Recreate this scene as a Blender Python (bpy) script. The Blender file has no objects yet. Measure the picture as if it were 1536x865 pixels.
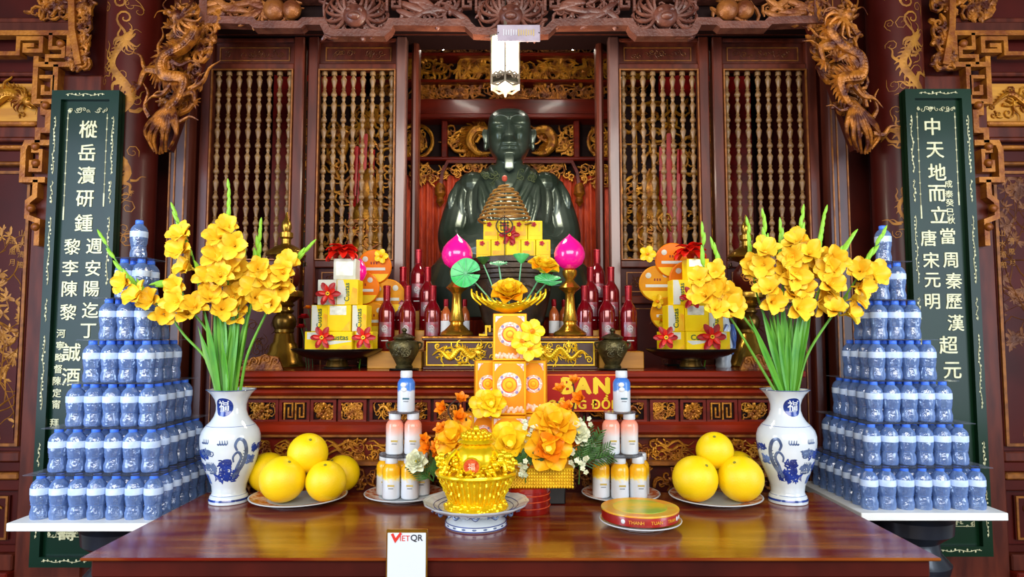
import bpy, math, random
from mathutils import Vector, Matrix, Euler

PI = math.pi
SC = bpy.context.scene
COL = SC.collection

# ------------------------------------------------------------------ camera
F_PX, PITCH, EYE = 1000.0, math.radians(4.0), 1.5
cam_d = bpy.data.cameras.new('camera')
cam_d.sensor_width = 36.0
cam_d.lens = 36.0 * F_PX / 1536.0
cam_d.clip_start = 0.05
cam = bpy.data.objects.new('camera', cam_d)
cam.location = (0, 0, EYE)
cam.rotation_euler = (PI / 2 + PITCH, 0, 0)
COL.objects.link(cam)
SC.camera = cam

# ------------------------------------------------------------------ light
SC.view_settings.view_transform = 'Standard'
SC.view_settings.look = 'None'
SC.view_settings.gamma = 1.0
SC.view_settings.use_curve_mapping = False
SC.view_settings.exposure = 0.05
SC.cycles.transparent_max_bounces = 20
SC.cycles.max_bounces = 8
SC.cycles.sample_clamp_indirect = 6.0
world = bpy.data.worlds.new('daylight')
SC.world = world
world.use_nodes = True
world.node_tree.nodes['Background'].inputs[0].default_value = (0.97, 0.985, 1.0, 1)
world.node_tree.nodes['Background'].inputs[1].default_value = 0.3

def area_light(name, loc, target, sx, sy, energy, colour):
    l = bpy.data.lights.new(name, 'AREA')
    l.shape = 'RECTANGLE'; l.size = sx; l.size_y = sy
    l.energy = energy; l.color = colour
    o = bpy.data.objects.new(name, l); COL.objects.link(o)
    o.location = loc
    o.rotation_euler = (Vector(target) - Vector(loc)).to_track_quat('-Z', 'Y').to_euler()
    return o
# the open front doors of the hall, behind and above the camera
area_light('doorway_daylight', (0.0, -2.4, 3.1), (0, 2.9, 1.5), 5.0, 2.2, 285, (1.0, 0.955, 0.89))

# cool daylight from a side door of the hall, beyond the frame on the left
area_light('left_door_daylight', (-3.1, 0.5, 1.9), (-1.4, 2.6, 1.3), 1.2, 2.2, 85, (0.66, 0.78, 1.0))
area_light('right_bottle_fill', (3.2, 0.6, 1.9), (1.5, 2.7, 1.3), 1.2, 2.2, 62, (0.72, 0.84, 1.0))  # weaker fill added on the right to brighten the bottles, no known source

# ------------------------------------------------------------------ pixel helpers (1536 x 865 frame)
ST, CT = math.sin(PITCH), math.cos(PITCH)
def at(px, py, d):
    u = (px - 768.0) / F_PX; v = (432.5 - py) / F_PX
    t = d / (CT - v * ST)
    return Vector((u * t, d, EYE + t * (ST + v * CT)))
def zat(py, d): return at(768, py, d).z
def xat(px, py, d): return at(px, py, d).x
def cr(s):
    s = s.lstrip('#'); c = [int(s[i:i + 2], 16) / 255 for i in (0, 2, 4)]
    return tuple(x / 12.92 if x <= .04045 else ((x + .055) / 1.055) ** 2.4 for x in c) + (1.0,)

# ------------------------------------------------------------------ materials
MATS = {}
def mat(name, c1, c2=None, rough=.5, metal=0., scale=8., stretch=(1, 1, 1), detail=4., bump=0., bscale=60., coat=0.,
        lo=.35, hi=.65, emis=None, estr=0., trans=0., spec=.5, sheen=0.):
    m = bpy.data.materials.new(name); m.use_nodes = True
    nt = m.node_tree; N = nt.nodes; L = nt.links
    b = N['Principled BSDF']
    b.inputs['Roughness'].default_value = rough
    b.inputs['Metallic'].default_value = metal
    b.inputs['Coat Weight'].default_value = coat
    b.inputs['Coat Roughness'].default_value = .12
    b.inputs['Transmission Weight'].default_value = trans
    b.inputs['Specular IOR Level'].default_value = spec
    b.inputs['Base Color'].default_value = cr(c1)
    if emis:
        b.inputs['Emission Color'].default_value = cr(emis); b.inputs['Emission Strength'].default_value = estr
    if c2 or bump:
        tc = N.new('ShaderNodeTexCoord'); mp = N.new('ShaderNodeMapping')
        mp.inputs['Scale'].default_value = stretch
        L.new(tc.outputs['Object'], mp.inputs['Vector'])
    if c2:
        no = N.new('ShaderNodeTexNoise'); no.inputs['Scale'].default_value = scale; no.inputs['Detail'].default_value = detail
        ra = N.new('ShaderNodeValToRGB')
        ra.color_ramp.elements[0].position = lo; ra.color_ramp.elements[1].position = hi
        ra.color_ramp.elements[0].color = cr(c1); ra.color_ramp.elements[1].color = cr(c2)
        L.new(mp.outputs[0], no.inputs['Vector']); L.new(no.outputs['Fac'], ra.inputs[0]); L.new(ra.outputs[0], b.inputs['Base Color'])
    if bump:
        n2 = N.new('ShaderNodeTexNoise'); n2.inputs['Scale'].default_value = bscale; n2.inputs['Detail'].default_value = 3
        bp = N.new('ShaderNodeBump'); bp.inputs['Strength'].default_value = bump; bp.inputs['Distance'].default_value = .01
        L.new(mp.outputs[0], n2.inputs['Vector']); L.new(n2.outputs['Fac'], bp.inputs['Height']); L.new(bp.outputs[0], b.inputs['Normal'])
    MATS[name] = m
    return m

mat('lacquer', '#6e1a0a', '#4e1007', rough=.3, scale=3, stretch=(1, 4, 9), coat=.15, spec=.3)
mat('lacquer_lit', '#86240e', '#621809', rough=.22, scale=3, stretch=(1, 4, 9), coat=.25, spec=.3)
mat('table_wood', '#6a1a0a', '#9a5c1c', rough=.2, scale=2.2, stretch=(1.2, 9, 9), detail=7, coat=.25, lo=.42, hi=.72, bump=.03, bscale=40, spec=.4)
mat('dark_red', '#4a130a', '#330c07', rough=.42, scale=4, coat=.0, spec=.2)
mat('door_wood', '#5e2616', '#42180e', rough=.38, scale=4, stretch=(6, 6, 1), coat=.08, spec=.3)
mat('post_wood', '#522418', '#3a150d', rough=.32, scale=3, stretch=(5, 5, 1), coat=.15, spec=.3)
mat('jamb_wood', '#6a463e', '#4d302b', rough=.32, scale=3, stretch=(5, 5, 1), coat=.5)
mat('dark_backing', '#1a0706', rough=.7, spec=.15)
mat('wall_red', '#4a110a', '#340b07', rough=.38, scale=2.5, coat=.05, spec=.22)
mat('baluster', '#86643a', '#664626', rough=.5, scale=14, coat=.15)
mat('old_gold', '#c5861f', '#7a3c0c', rough=.38, metal=.55, scale=22, bump=.25, bscale=90)
mat('carved_gold', '#b06a16', '#5c2609', rough=.42, metal=.4, scale=26, bump=.3, bscale=110)
mat('fret_gold', '#b5701c', '#7c3d0e', rough=.45, metal=.3, scale=14, bump=.25, bscale=80)
mat('bright_gold', '#f0c822', '#dca814', rough=.3, metal=.45, scale=30)
mat('shiny_gold', '#ffdc1a', '#f5c60c', rough=.2, metal=.55, scale=25)
mat('paint_gold', '#a8701e', '#7c4a12', rough=.5, metal=.3, scale=18)
mat('dim_gold', '#7a4616', '#4e250c', rough=.5, metal=.3, scale=18)
mat('line_gold', '#94581a', '#6a3a10', rough=.45, metal=.3, scale=30)
mat('lintel_wood', '#7a4634', '#55291d', rough=.45, scale=12, coat=.25, bump=.3, bscale=70)
mat('lintel_gold', '#a8672a', '#6b3418', rough=.42, metal=.3, scale=12, bump=.3, bscale=70)
mat('bracket_gold', '#b06a1c', '#4a1a08', rough=.4, metal=.3, scale=20, bump=.35, bscale=90, lo=.38, hi=.6)
mat('board_green', '#072a1b', '#052014', rough=.35, scale=3, coat=.05, spec=.25)
mat('board_green_right', '#082a15', '#05200f', rough=.35, scale=3, coat=.05, spec=.25)
mat('inlay_cream', '#d8d6ac', '#bab68c', rough=.4, scale=40, metal=.1)
mat('bronze', '#48524a', '#2e3a30', rough=.3, metal=.5, scale=5, bump=.06, bscale=30, coat=.15)
mat('bronze_robe', '#56603c', '#36442f', rough=.3, metal=.55, scale=6, bump=.12, bscale=40)
mat('jar_bronze', '#5c5430', '#37321e', rough=.35, metal=.6, scale=25, bump=.3, bscale=90)
mat('bowl_bronze', '#4a3a2a', '#2e2319', rough=.42, metal=.45, scale=12, bump=.2, bscale=60)
mat('brass', '#b98f34', '#7a571a', rough=.26, metal=.85, scale=9)
mat('dull_brass', '#8a6a2c', '#5a4018', rough=.3, metal=.85, scale=9)
mat('lamp_brass', '#d8a63a', '#b57f22', rough=.24, metal=.85, scale=12)
mat('dark_brass', '#33200f', rough=.35, metal=.7)
mat('black_lacquer', '#0a0a0b', rough=.3, coat=.15, spec=.3)
mat('ochre_wood', '#c88c26', '#a86e1c', rough=.45, scale=3, stretch=(1, 6, 10))
mat('plum_wood', '#4a2018', '#37160f', rough=.4, scale=4, coat=.3)
mat('wine_glass', '#8a0616', '#5a020c', rough=.1, scale=3, coat=1.0, metal=.25)
mat('wine_foil', '#a80d20', '#7a0816', rough=.25, metal=.5, scale=20)
mat('wine_label', '#8a8890', '#9a4050', rough=.35, metal=.4, scale=30)
mat('rose_glass', '#c0622c', '#93401c', rough=.1, scale=4, coat=1.)
mat('white_paper', '#dcdfe0', '#ced4d8', rough=.5, scale=20)
mat('white_board', '#e8eae6', '#d8dbd8', rough=.45, scale=4)
mat('pomelo', '#f4d400', '#ecc400', rough=.45, scale=5, bump=.12, bscale=220)
mat('pomelo_stem', '#8a8a2a', '#6a5f1c', rough=.7, scale=30)
mat('porcelain', '#d2dade', '#c8d2d8', rough=.14, scale=4, coat=.3)
mat('cobalt', '#1d3f9a', '#12286a', rough=.2, scale=26, coat=.5)
mat('cobalt_pale', '#5a78b8', '#3a569c', rough=.2, scale=26, coat=.5)
mat('cobalt_grey', '#34466e', '#5f7398', rough=.2, scale=30, coat=.5)
mat('petal_yellow', '#fac618', '#f4ac0c', rough=.5, scale=14, lo=.3, hi=.7)
mat('petal_orange', '#f2930a', '#e87804', rough=.5, scale=18)
mat('petal_lemon', '#fcdc24', '#f7c410', rough=.45, scale=14)
mat('gladiolus_bloom', '#ffdc3c', '#f8c01c', rough=.5, scale=20, lo=.3, hi=.7)
mat('stem_green', '#6fae2c', '#4f8e20', rough=.45, scale=20)
mat('leaf_green', '#3f8a20', '#66aa2c', rough=.42, scale=9, stretch=(8, 8, 1))
mat('bud_green', '#a4dc3a', '#76bc28', rough=.45, scale=20)
mat('fern_green', '#3a6a22', '#23481a', rough=.55, scale=30)
mat('mint_green', '#3cb85c', '#62d080', rough=.4, scale=30)
mat('mint_pale', '#8fd0a0', '#5fb07c', rough=.4, scale=20)
mat('white_petal', '#eef0da', '#d8dcae', rough=.5, scale=20)
mat('berry_cream', '#dfe3c8', '#b9c49a', rough=.5, scale=30)
mat('twig', '#3a2416', rough=.7)
mat('red_silk', '#b3160f', '#8a0d0a', rough=.45, scale=14)
mat('red_rosette', '#ea2410', '#c81408', rough=.4, scale=25)
mat('poinsettia', '#c01018', '#920a12', rough=.45, scale=20)
mat('pink_globe', '#f0128a', '#e00a7c', rough=.14, scale=4, coat=.8, emis='#ff1a90', estr=.18)
mat('curtain_red', '#dc4c1c', '#b03010', rough=.6, scale=12, stretch=(6, 1, 1))
mat('sign_red', '#b5180c', '#a0140a', rough=.4, scale=5, spec=.25)
mat('sign_yellow', '#f2d21a', '#e8c012', rough=.4, scale=20)
mat('yellow_box', '#f7d90c', '#f2cc06', rough=.4, scale=16, coat=.0, spec=.2)
mat('box_white', '#dcded2', '#ccd0be', rough=.4, scale=16, spec=.25)
mat('box_orange', '#f2a01c', '#f2c42a', rough=.4, scale=26, spec=.25)
mat('box_green', '#2c5a1c', rough=.4)
mat('silver_print', '#c4c8b8', '#e2e4da', rough=.3, metal=.3, scale=40)
mat('packet_orange', '#e87c0c', '#d86606', rough=.3, scale=9, coat=.2, spec=.3)
mat('packet_amber', '#e09a14', '#c8780c', rough=.3, scale=9, coat=.2, spec=.3)
mat('packet_print', '#8a2a10', rough=.4)
mat('joss_orange', '#f2a010', '#ec8808', rough=.38, scale=8, spec=.25)
mat('joss_gold', '#f6c81e', '#eeb010', rough=.3, scale=20, metal=.3)
mat('joss_pink', '#efb48e', '#f7dcc0', rough=.4, scale=70, lo=.42, hi=.58)
mat('joss_white', '#f1e6e4', '#d9a89a', rough=.4, scale=90, lo=.45, hi=.6)
mat('joss_violet', '#7a6aa8', '#b0a0c0', rough=.4, scale=60)
mat('joss_red', '#d8481e', '#e87a2a', rough=.4, scale=50)
mat('cap_white', '#d5dade', '#c2c8ce', rough=.4, scale=20)
mat('seal_red', '#b5280f', '#d8602a', rough=.4, scale=90)
mat('coil_tan', '#a8792f', '#8a5c1e', rough=.75, scale=60)
mat('iron', '#2a2218', rough=.5, metal=.6)
mat('clay_red', '#b8442c', rough=.7)
mat('plate_rust', '#b5562c', '#e0c0a8', rough=.25, scale=45, coat=.4, lo=.42, hi=.6)
mat('plate_blue', '#e2e8ea', '#8a9cb8', rough=.2, scale=30, coat=.5, lo=.55, hi=.75)
mat('cake_red', '#8a130c', '#a81c10', rough=.3, scale=12, coat=.4)
mat('cake_top', '#e6c21a', '#8ab83a', rough=.3, scale=9, coat=.4, lo=.4, hi=.62)
mat('cake_orange', '#e8891c', '#d8b83a', rough=.3, scale=20, coat=.4)
mat('bucket_red', '#9c160e', '#7a100a', rough=.22, scale=8, coat=.5)
mat('card_white', '#d2dae2', rough=.35, spec=.3)
mat('ink_dark', '#26262c', rough=.5)
mat('ink_red', '#cf2a1c', rough=.5)
mat('ink_grey', '#7a8088', rough=.5)
mat('ink_teal', '#2a5a6a', rough=.5)
mat('lantern_metal', '#b8a890', '#8a7a66', rough=.3, metal=.6, scale=20)
mat('lantern_glow', '#ffffff', rough=.5, emis='#fff2d8', estr=16.0)
mat('tube_glow', '#ffffff', rough=.5, emis='#fff6e6', estr=60.0)
mat('plate_metal', '#c4b8c4', '#a89cac', rough=.3, metal=.4, scale=12)
mat('plate_gilt', '#c8b060', rough=.4, metal=.4)
mat('stand_navy', '#16202e', '#0c121a', rough=.35, scale=6, coat=.3)
mat('floor_tile', '#5a3222', '#44241a', rough=.4, scale=4)
mat('ceiling_wood', '#3a1c12', '#28120c', rough=.7, scale=4)
mat('bottle_cap', '#4c86ff', '#3c74f4', rough=.35, scale=20)
mat('bottle_label', '#d2e2f6', '#b4cdf2', rough=.4, scale=28)
mat('label_band', '#8aa8dc', rough=.4)

def clear_plastic(name, tint, body, opaque, edge=.55, ior=1.5, ripple=0., rise=.5):
    m = bpy.data.materials.new(name); m.use_nodes = True
    nt = m.node_tree; N = nt.nodes; L = nt.links; N.clear()
    out = N.new('ShaderNodeOutputMaterial')
    tr = N.new('ShaderNodeBsdfTransparent'); tr.inputs[0].default_value = tint
    df = N.new('ShaderNodeBsdfTranslucent'); df.inputs[0].default_value = body
    d2 = N.new('ShaderNodeBsdfDiffuse'); d2.inputs[0].default_value = body
    gl = N.new('ShaderNodeBsdfGlossy'); gl.inputs['Roughness'].default_value = .1
    lw = N.new('ShaderNodeLayerWeight'); lw.inputs[0].default_value = edge
    a = N.new('ShaderNodeMixShader'); a.inputs[0].default_value = .7
    L.new(df.outputs[0], a.inputs[1]); L.new(d2.outputs[0], a.inputs[2])
    b = N.new('ShaderNodeMixShader')
    mr = N.new('ShaderNodeMapRange'); mr.inputs[3].default_value = opaque; mr.inputs[4].default_value = min(1, opaque + rise)
    L.new(lw.outputs['Facing'], mr.inputs[0]); L.new(mr.outputs[0], b.inputs[0])
    L.new(tr.outputs[0], b.inputs[1]); L.new(a.outputs[0], b.inputs[2])
    c = N.new('ShaderNodeMixShader')
    fr = N.new('ShaderNodeFresnel'); fr.inputs[0].default_value = ior
    L.new(fr.outputs[0], c.inputs[0]); L.new(b.outputs[0], c.inputs[1]); L.new(gl.outputs[0], c.inputs[2])
    L.new(c.outputs[0], out.inputs[0])
    if ripple:
        tc = N.new('ShaderNodeTexCoord'); no = N.new('ShaderNodeTexNoise'); no.inputs['Scale'].default_value = 55; no.inputs['Detail'].default_value = 2
        bp = N.new('ShaderNodeBump'); bp.inputs['Strength'].default_value = ripple; bp.inputs['Distance'].default_value = .01
        L.new(tc.outputs['Object'], no.inputs['Vector']); L.new(no.outputs['Fac'], bp.inputs['Height'])
        for nd in (gl, fr, d2): L.new(bp.outputs[0], nd.inputs['Normal'])
    MATS[name] = m
clear_plastic('bottle_plastic', (.84, .92, 1.0, 1), (.27, .47, 1.0, 1), .34, .5, 2.1, .6)
clear_plastic('clear_sheet', (.97, .98, 1.0, 1), (.75, .83, 1.0, 1), .06, .2, 1.06, 0., .04)

def banded(name, stops, wob=.006, scale=60., rough=.3):
    """colour bands along local z, their borders wobbled"""
    m = bpy.data.materials.new(name); m.use_nodes = True
    nt = m.node_tree; N = nt.nodes; L = nt.links; b = N['Principled BSDF']
    b.inputs['Roughness'].default_value = rough; b.inputs['Coat Weight'].default_value = .4
    tc = N.new('ShaderNodeTexCoord'); sp = N.new('ShaderNodeSeparateXYZ'); L.new(tc.outputs['Object'], sp.inputs[0])
    no = N.new('ShaderNodeTexNoise'); no.inputs['Scale'].default_value = scale; L.new(tc.outputs['Object'], no.inputs['Vector'])
    ma = N.new('ShaderNodeMath'); ma.operation = 'MULTIPLY_ADD'; ma.inputs[1].default_value = wob * 6
    L.new(no.outputs['Fac'], ma.inputs[0]); L.new(sp.outputs['Z'], ma.inputs[2])
    mr = N.new('ShaderNodeMapRange'); mr.inputs[1].default_value = wob * 3; mr.inputs[2].default_value = .15 + wob * 3
    L.new(ma.outputs[0], mr.inputs[0])
    ra = N.new('ShaderNodeValToRGB'); e = ra.color_ramp.elements
    e[0].position, e[0].color = stops[0][0], cr(stops[0][1]); e[1].position, e[1].color = stops[-1][0], cr(stops[-1][1])
    for p, c in stops[1:-1]:
        k = e.new(p); k.color = cr(c)
    L.new(mr.outputs[0], ra.inputs[0]); L.new(ra.outputs[0], b.inputs['Base Color'])
    MATS[name] = m
banded('yogurt_yellow', [(0, '#c8d0d8'), (.42, '#d2d8de'), (.50, '#f5d648'), (.58, '#efb414'), (1, '#e8a40a')], .006, 70)
banded('yogurt_coral', [(0, '#ccd4da'), (.42, '#d8d6d6'), (.66, '#f0a48c'), (1, '#ea6e50')], .003, 40)
banded('yogurt_blue', [(0, '#c8d2da'), (.50, '#d2dae2'), (.54, '#4a86d8'), (1, '#2a66c0')], .003, 50)

# ------------------------------------------------------------------ mesh helpers
def V(*a): return Vector(a)
def TR(x=0, y=0, z=0): return Matrix.Translation((x, y, z))
def RX(a): return Matrix.Rotation(a, 4, 'X')
def RY(a): return Matrix.Rotation(a, 4, 'Y')
def RZ(a): return Matrix.Rotation(a, 4, 'Z')
def SCL(x, y, z): return Matrix.Diagonal((x, y, z, 1))
def aim(direction, roll=0.):
    """matrix that turns local +Z towards direction"""
    return Vector(direction).normalized().to_track_quat('Z', 'Y').to_matrix().to_4x4() @ RZ(roll)

def catmull(pts, n=6):
    P = [Vector(p) for p in pts]
    if len(P) < 3:
        return [P[0].lerp(P[-1], i / n) for i in range(n + 1)]
    P = [2 * P[0] - P[1]] + P + [2 * P[-1] - P[-2]]
    out = []
    for i in range(1, len(P) - 2):
        a, b, c, d = P[i - 1], P[i], P[i + 1], P[i + 2]
        for k in range(n):
            t = k / n
            out.append(.5 * ((2 * b) + (c - a) * t + (2 * a - 5 * b + 4 * c - d) * t * t + (3 * b - a - 3 * c + d) * t ** 3))
    out.append(P[-2].copy())
    return out

class MB:
    def __init__(s): s.v = []; s.f = []; s.s = []
    def add(s, vs, fs, smooth=True, M=None):
        o = len(s.v)
        if M is not None: vs = [M @ Vector(p) for p in vs]
        s.v.extend(tuple(p) for p in vs)
        s.f.extend(tuple(i + o for i in f) for f in fs)
        s.s.extend([smooth] * len(fs))
        return s
    def join(s, other, M=None):
        o = len(s.v)
        s.v.extend(tuple(M @ Vector(p)) if M is not None else p for p in other.v)
        s.f.extend(tuple(i + o for i in f) for f in other.f); s.s.extend(other.s)
        return s
    def box(s, c, size, ch=0., M=None):
        hx, hy, hz = size[0] / 2, size[1] / 2, size[2] / 2
        h = (hx, hy, hz); ch = min(ch, .45 * min(size))
        if ch <= 0:
            vs = [(c[0] + sx * hx, c[1] + sy * hy, c[2] + sz * hz) for sx in (-1, 1) for sy in (-1, 1) for sz in (-1, 1)]
            return s.add(vs, [(0, 1, 3, 2), (4, 6, 7, 5), (0, 4, 5, 1), (2, 3, 7, 6), (0, 2, 6, 4), (1, 5, 7, 3)], False, M)
        vs = []; ix = {}
        for sg in [(a, b, d) for a in (-1, 1) for b in (-1, 1) for d in (-1, 1)]:
            for ax in range(3):
                ix[sg, ax] = len(vs)
                vs.append(Vector([sg[k] * (h[k] - (0 if k == ax else ch)) for k in range(3)]))
        fs = []
        for ax in range(3):
            b, d = (ax + 1) % 3, (ax + 2) % 3
            for q in (-1, 1):
                f = []
                for sb, sd in ((-1, -1), (1, -1), (1, 1), (-1, 1)):
                    g = [0, 0, 0]; g[ax] = q; g[b] = sb; g[d] = sd; f.append(ix[tuple(g), ax])
                fs.append(f)
            for sb in (-1, 1):
                for sd in (-1, 1):
                    f = []
                    for q, which in ((-1, b), (1, b), (1, d), (-1, d)):
                        g = [0, 0, 0]; g[ax] = q; g[b] = sb; g[d] = sd; f.append(ix[tuple(g), which])
                    fs.append(f)
        for sg in [(a, b, d) for a in (-1, 1) for b in (-1, 1) for d in (-1, 1)]:
            fs.append([ix[sg, 0], ix[sg, 1], ix[sg, 2]])
        out = []
        for f in fs:
            n = (vs[f[1]] - vs[f[0]]).cross(vs[f[2]] - vs[f[0]])
            m = sum((vs[i] for i in f), Vector()) / len(f)
            out.append(tuple(f) if n.dot(m) > 0 else tuple(reversed(f)))
        C = Vector(c)
        return s.add([p + C for p in vs], out, False, M)
    def bx(s, x0, x1, y0, y1, z0, z1, ch=0.):
        return s.box(((x0 + x1) / 2, (y0 + y1) / 2, (z0 + z1) / 2), (x1 - x0, y1 - y0, z1 - z0), ch)
    def lathe(s, prof, n=24, c=(0, 0, 0), M=None, rf=None, caps=True):
        vs = []; fs = []
        for i, (r, z) in enumerate(prof):
            for j in range(n):
                a = 2 * PI * j / n
                k = r * (rf(a, i, z) if rf else 1)
                vs.append((c[0] + k * math.cos(a), c[1] + k * math.sin(a), c[2] + z))
        for i in range(len(prof) - 1):
            for j in range(n):
                k = (j + 1) % n
                fs.append((i * n + j, i * n + k, (i + 1) * n + k, (i + 1) * n + j))
        if caps:
            fs.append(tuple(reversed(range(n)))); fs.append(tuple((len(prof) - 1) * n + j for j in range(n)))
        return s.add(vs, fs, True, M)
    def tube(s, pts, r, n=6, M=None, flat=None):
        """r: number or function of t; flat: (axis vector, factor) squashes the section along that axis"""
        P = [Vector(p) for p in pts]; m = len(P)
        if m < 2: return s
        T = []
        for i in range(m):
            t = P[min(i + 1, m - 1)] - P[max(i - 1, 0)]
            T.append(t.normalized() if t.length > 1e-9 else Vector((0, 0, 1)))
        ref = Vector((0, 1, 0)) if abs(T[0].y) < .9 else Vector((1, 0, 0))
        A = (ref - T[0] * ref.dot(T[0])).normalized()
        vs = []; fs = []
        for i in range(m):
            A = A - T[i] * A.dot(T[i])
            A = A.normalized() if A.length > 1e-6 else T[i].orthogonal().normalized()
            B = T[i].cross(A)
            rr = r(i / (m - 1)) if callable(r) else r
            for j in range(n):
                a = 2 * PI * j / n
                o = A * (math.cos(a) * rr) + B * (math.sin(a) * rr)
                if flat: o = o - flat[0] * (o.dot(flat[0]) * (1 - flat[1]))
                vs.append(P[i] + o)
        for i in range(m - 1):
            for j in range(n):
                k = (j + 1) % n
                fs.append((i * n + j, i * n + k, (i + 1) * n + k, (i + 1) * n + j))
        fs.append(tuple(reversed(range(n)))); fs.append(tuple((m - 1) * n + j for j in range(n)))
        return s.add(vs, fs, True, M)
    def ball(s, c, r, nu=10, nv=6, M=None):
        if not isinstance(r, (tuple, list)): r = (r, r, r)
        vs = [(c[0], c[1], c[2] - r[2])]; fs = []
        for i in range(1, nv):
            b = -PI / 2 + PI * i / nv
            for j in range(nu):
                a = 2 * PI * j / nu
                vs.append((c[0] + r[0] * math.cos(b) * math.cos(a), c[1] + r[1] * math.cos(b) * math.sin(a), c[2] + r[2] * math.sin(b)))
        vs.append((c[0], c[1], c[2] + r[2])); top = len(vs) - 1
        for j in range(nu):
            k = (j + 1) % nu
            fs.append((0, 1 + k, 1 + j)); fs.append((top, 1 + (nv - 2) * nu + j, 1 + (nv - 2) * nu + k))
            for i in range(nv - 2):
                fs.append((1 + i * nu + j, 1 + i * nu + k, 1 + (i + 1) * nu + k, 1 + (i + 1) * nu + j))
        return s.add(vs, fs, True, M)
    def prism(s, poly, y0, y1, M=None, smooth=False):
        """polygon in xz (counter-clockwise seen from -y) extruded from y0 to y1"""
        n = len(poly)
        vs = [(x, y0, z) for x, z in poly] + [(x, y1, z) for x, z in poly]
        fs = [tuple(range(n)), tuple(reversed(range(n, 2 * n)))]
        for i in range(n):
            k = (i + 1) % n
            fs.append((i, i + n, k + n, k))
        return s.add(vs, fs, smooth, M)
    def sheet(s, rows, M=None, smooth=True):
        m = len(rows[0]); vs = [p for r in rows for p in r]; fs = []
        for i in range(len(rows) - 1):
            for j in range(m - 1):
                fs.append((i * m + j, i * m + j + 1, (i + 1) * m + j + 1, (i + 1) * m + j))
        return s.add(vs, fs, smooth, M)
    def band(s, pts, w, d, closed=False):
        """square-section moulding along a path in xz: w wide, d deep, corners mitred"""
        P = [Vector((p[0], 0, p[1])) for p in pts]; m = len(P); vs = []; fs = []
        y = pts[0][2] if len(pts[0]) > 2 else 0
        for i in range(m):
            if closed: a, b = P[i] - P[i - 1], P[(i + 1) % m] - P[i]
            else:
                a = P[i] - P[i - 1] if i else P[1] - P[0]
                b = P[i + 1] - P[i] if i < m - 1 else a
            na, nb = Vector((-a.z, 0, a.x)).normalized(), Vector((-b.z, 0, b.x)).normalized()
            n = (na + nb)
            n = n.normalized() if n.length > 1e-6 else na
            k = (w / 2) / max(.4, n.dot(na))
            for q, yy in ((k, y - d / 2), (-k, y - d / 2), (-k, y + d / 2), (k, y + d / 2)):
                p = P[i] + n * q; vs.append((p.x, yy, p.z))
        for i in range(m if closed else m - 1):
            b = (i + 1) % m
            for j in range(4):
                fs.append((i * 4 + j, i * 4 + (j + 1) % 4, b * 4 + (j + 1) % 4, b * 4 + j))
        if not closed:
            fs.append((0, 1, 2, 3)); fs.append(tuple((m - 1) * 4 + j for j in (3, 2, 1, 0)))
        return s.add(vs, fs, False)
    def mesh(s, name, m, sharp=40):
        me = bpy.data.meshes.new(name)
        me.from_pydata(s.v, [], s.f)
        me.polygons.foreach_set('use_smooth', s.s)
        if m is not None: me.materials.append(MATS[m] if isinstance(m, str) else m)
        me.update()
        if sharp and any(s.s): me.set_sharp_from_angle(angle=math.radians(sharp))
        return me
    def obj(s, name, m, parent=None, M=None, sharp=40):
        return link(name, s.mesh(name, m, sharp), parent, M)

def link(name, data, parent=None, M=None):
    o = bpy.data.objects.new(name, data); COL.objects.link(o)
    if M is not None: o.matrix_basis = M
    if parent is not None: o.parent = parent
    return o
def thing(name, label, cat, loc=(0, 0, 0), rz=0., group=None):
    o = bpy.data.objects.new(name, None); COL.objects.link(o)
    o.empty_display_size = .05
    o.location = loc; o.rotation_euler = (0, 0, rz)
    return tag(o, label, cat, group)
def tag(o, label, cat, group=None):
    o['label'] = label; o['category'] = cat
    if group: o['group'] = group
    return o
def struct(name, label=None, loc=(0, 0, 0)):
    o = bpy.data.objects.new(name, None); COL.objects.link(o)
    o.empty_display_size = .05; o.location = loc
    o['kind'] = 'structure'
    if label: o['label'] = label
    return o
def smesh(name, mb, m, label=None):
    o = mb.obj(name, m); o['kind'] = 'structure'
    if label: o['label'] = label
    return o
KIDS = {}
def dup(root, loc, rz=0., label=None, group=None):
    """copy of a thing with copies of its parts and sub-parts"""
    if root.name not in KIDS:
        KIDS[root.name] = [(c, list(c.children)) for c in root.children]
    r = root.copy(); COL.objects.link(r); r.location = loc; r.rotation_euler = (0, 0, rz)
    if label: r['label'] = label
    if group: r['group'] = group
    for ch, gs in KIDS[root.name]:
        c = ch.copy(); COL.objects.link(c); c.parent = r
        for g in gs:
            d = g.copy(); COL.objects.link(d); d.parent = c
    return r

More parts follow.
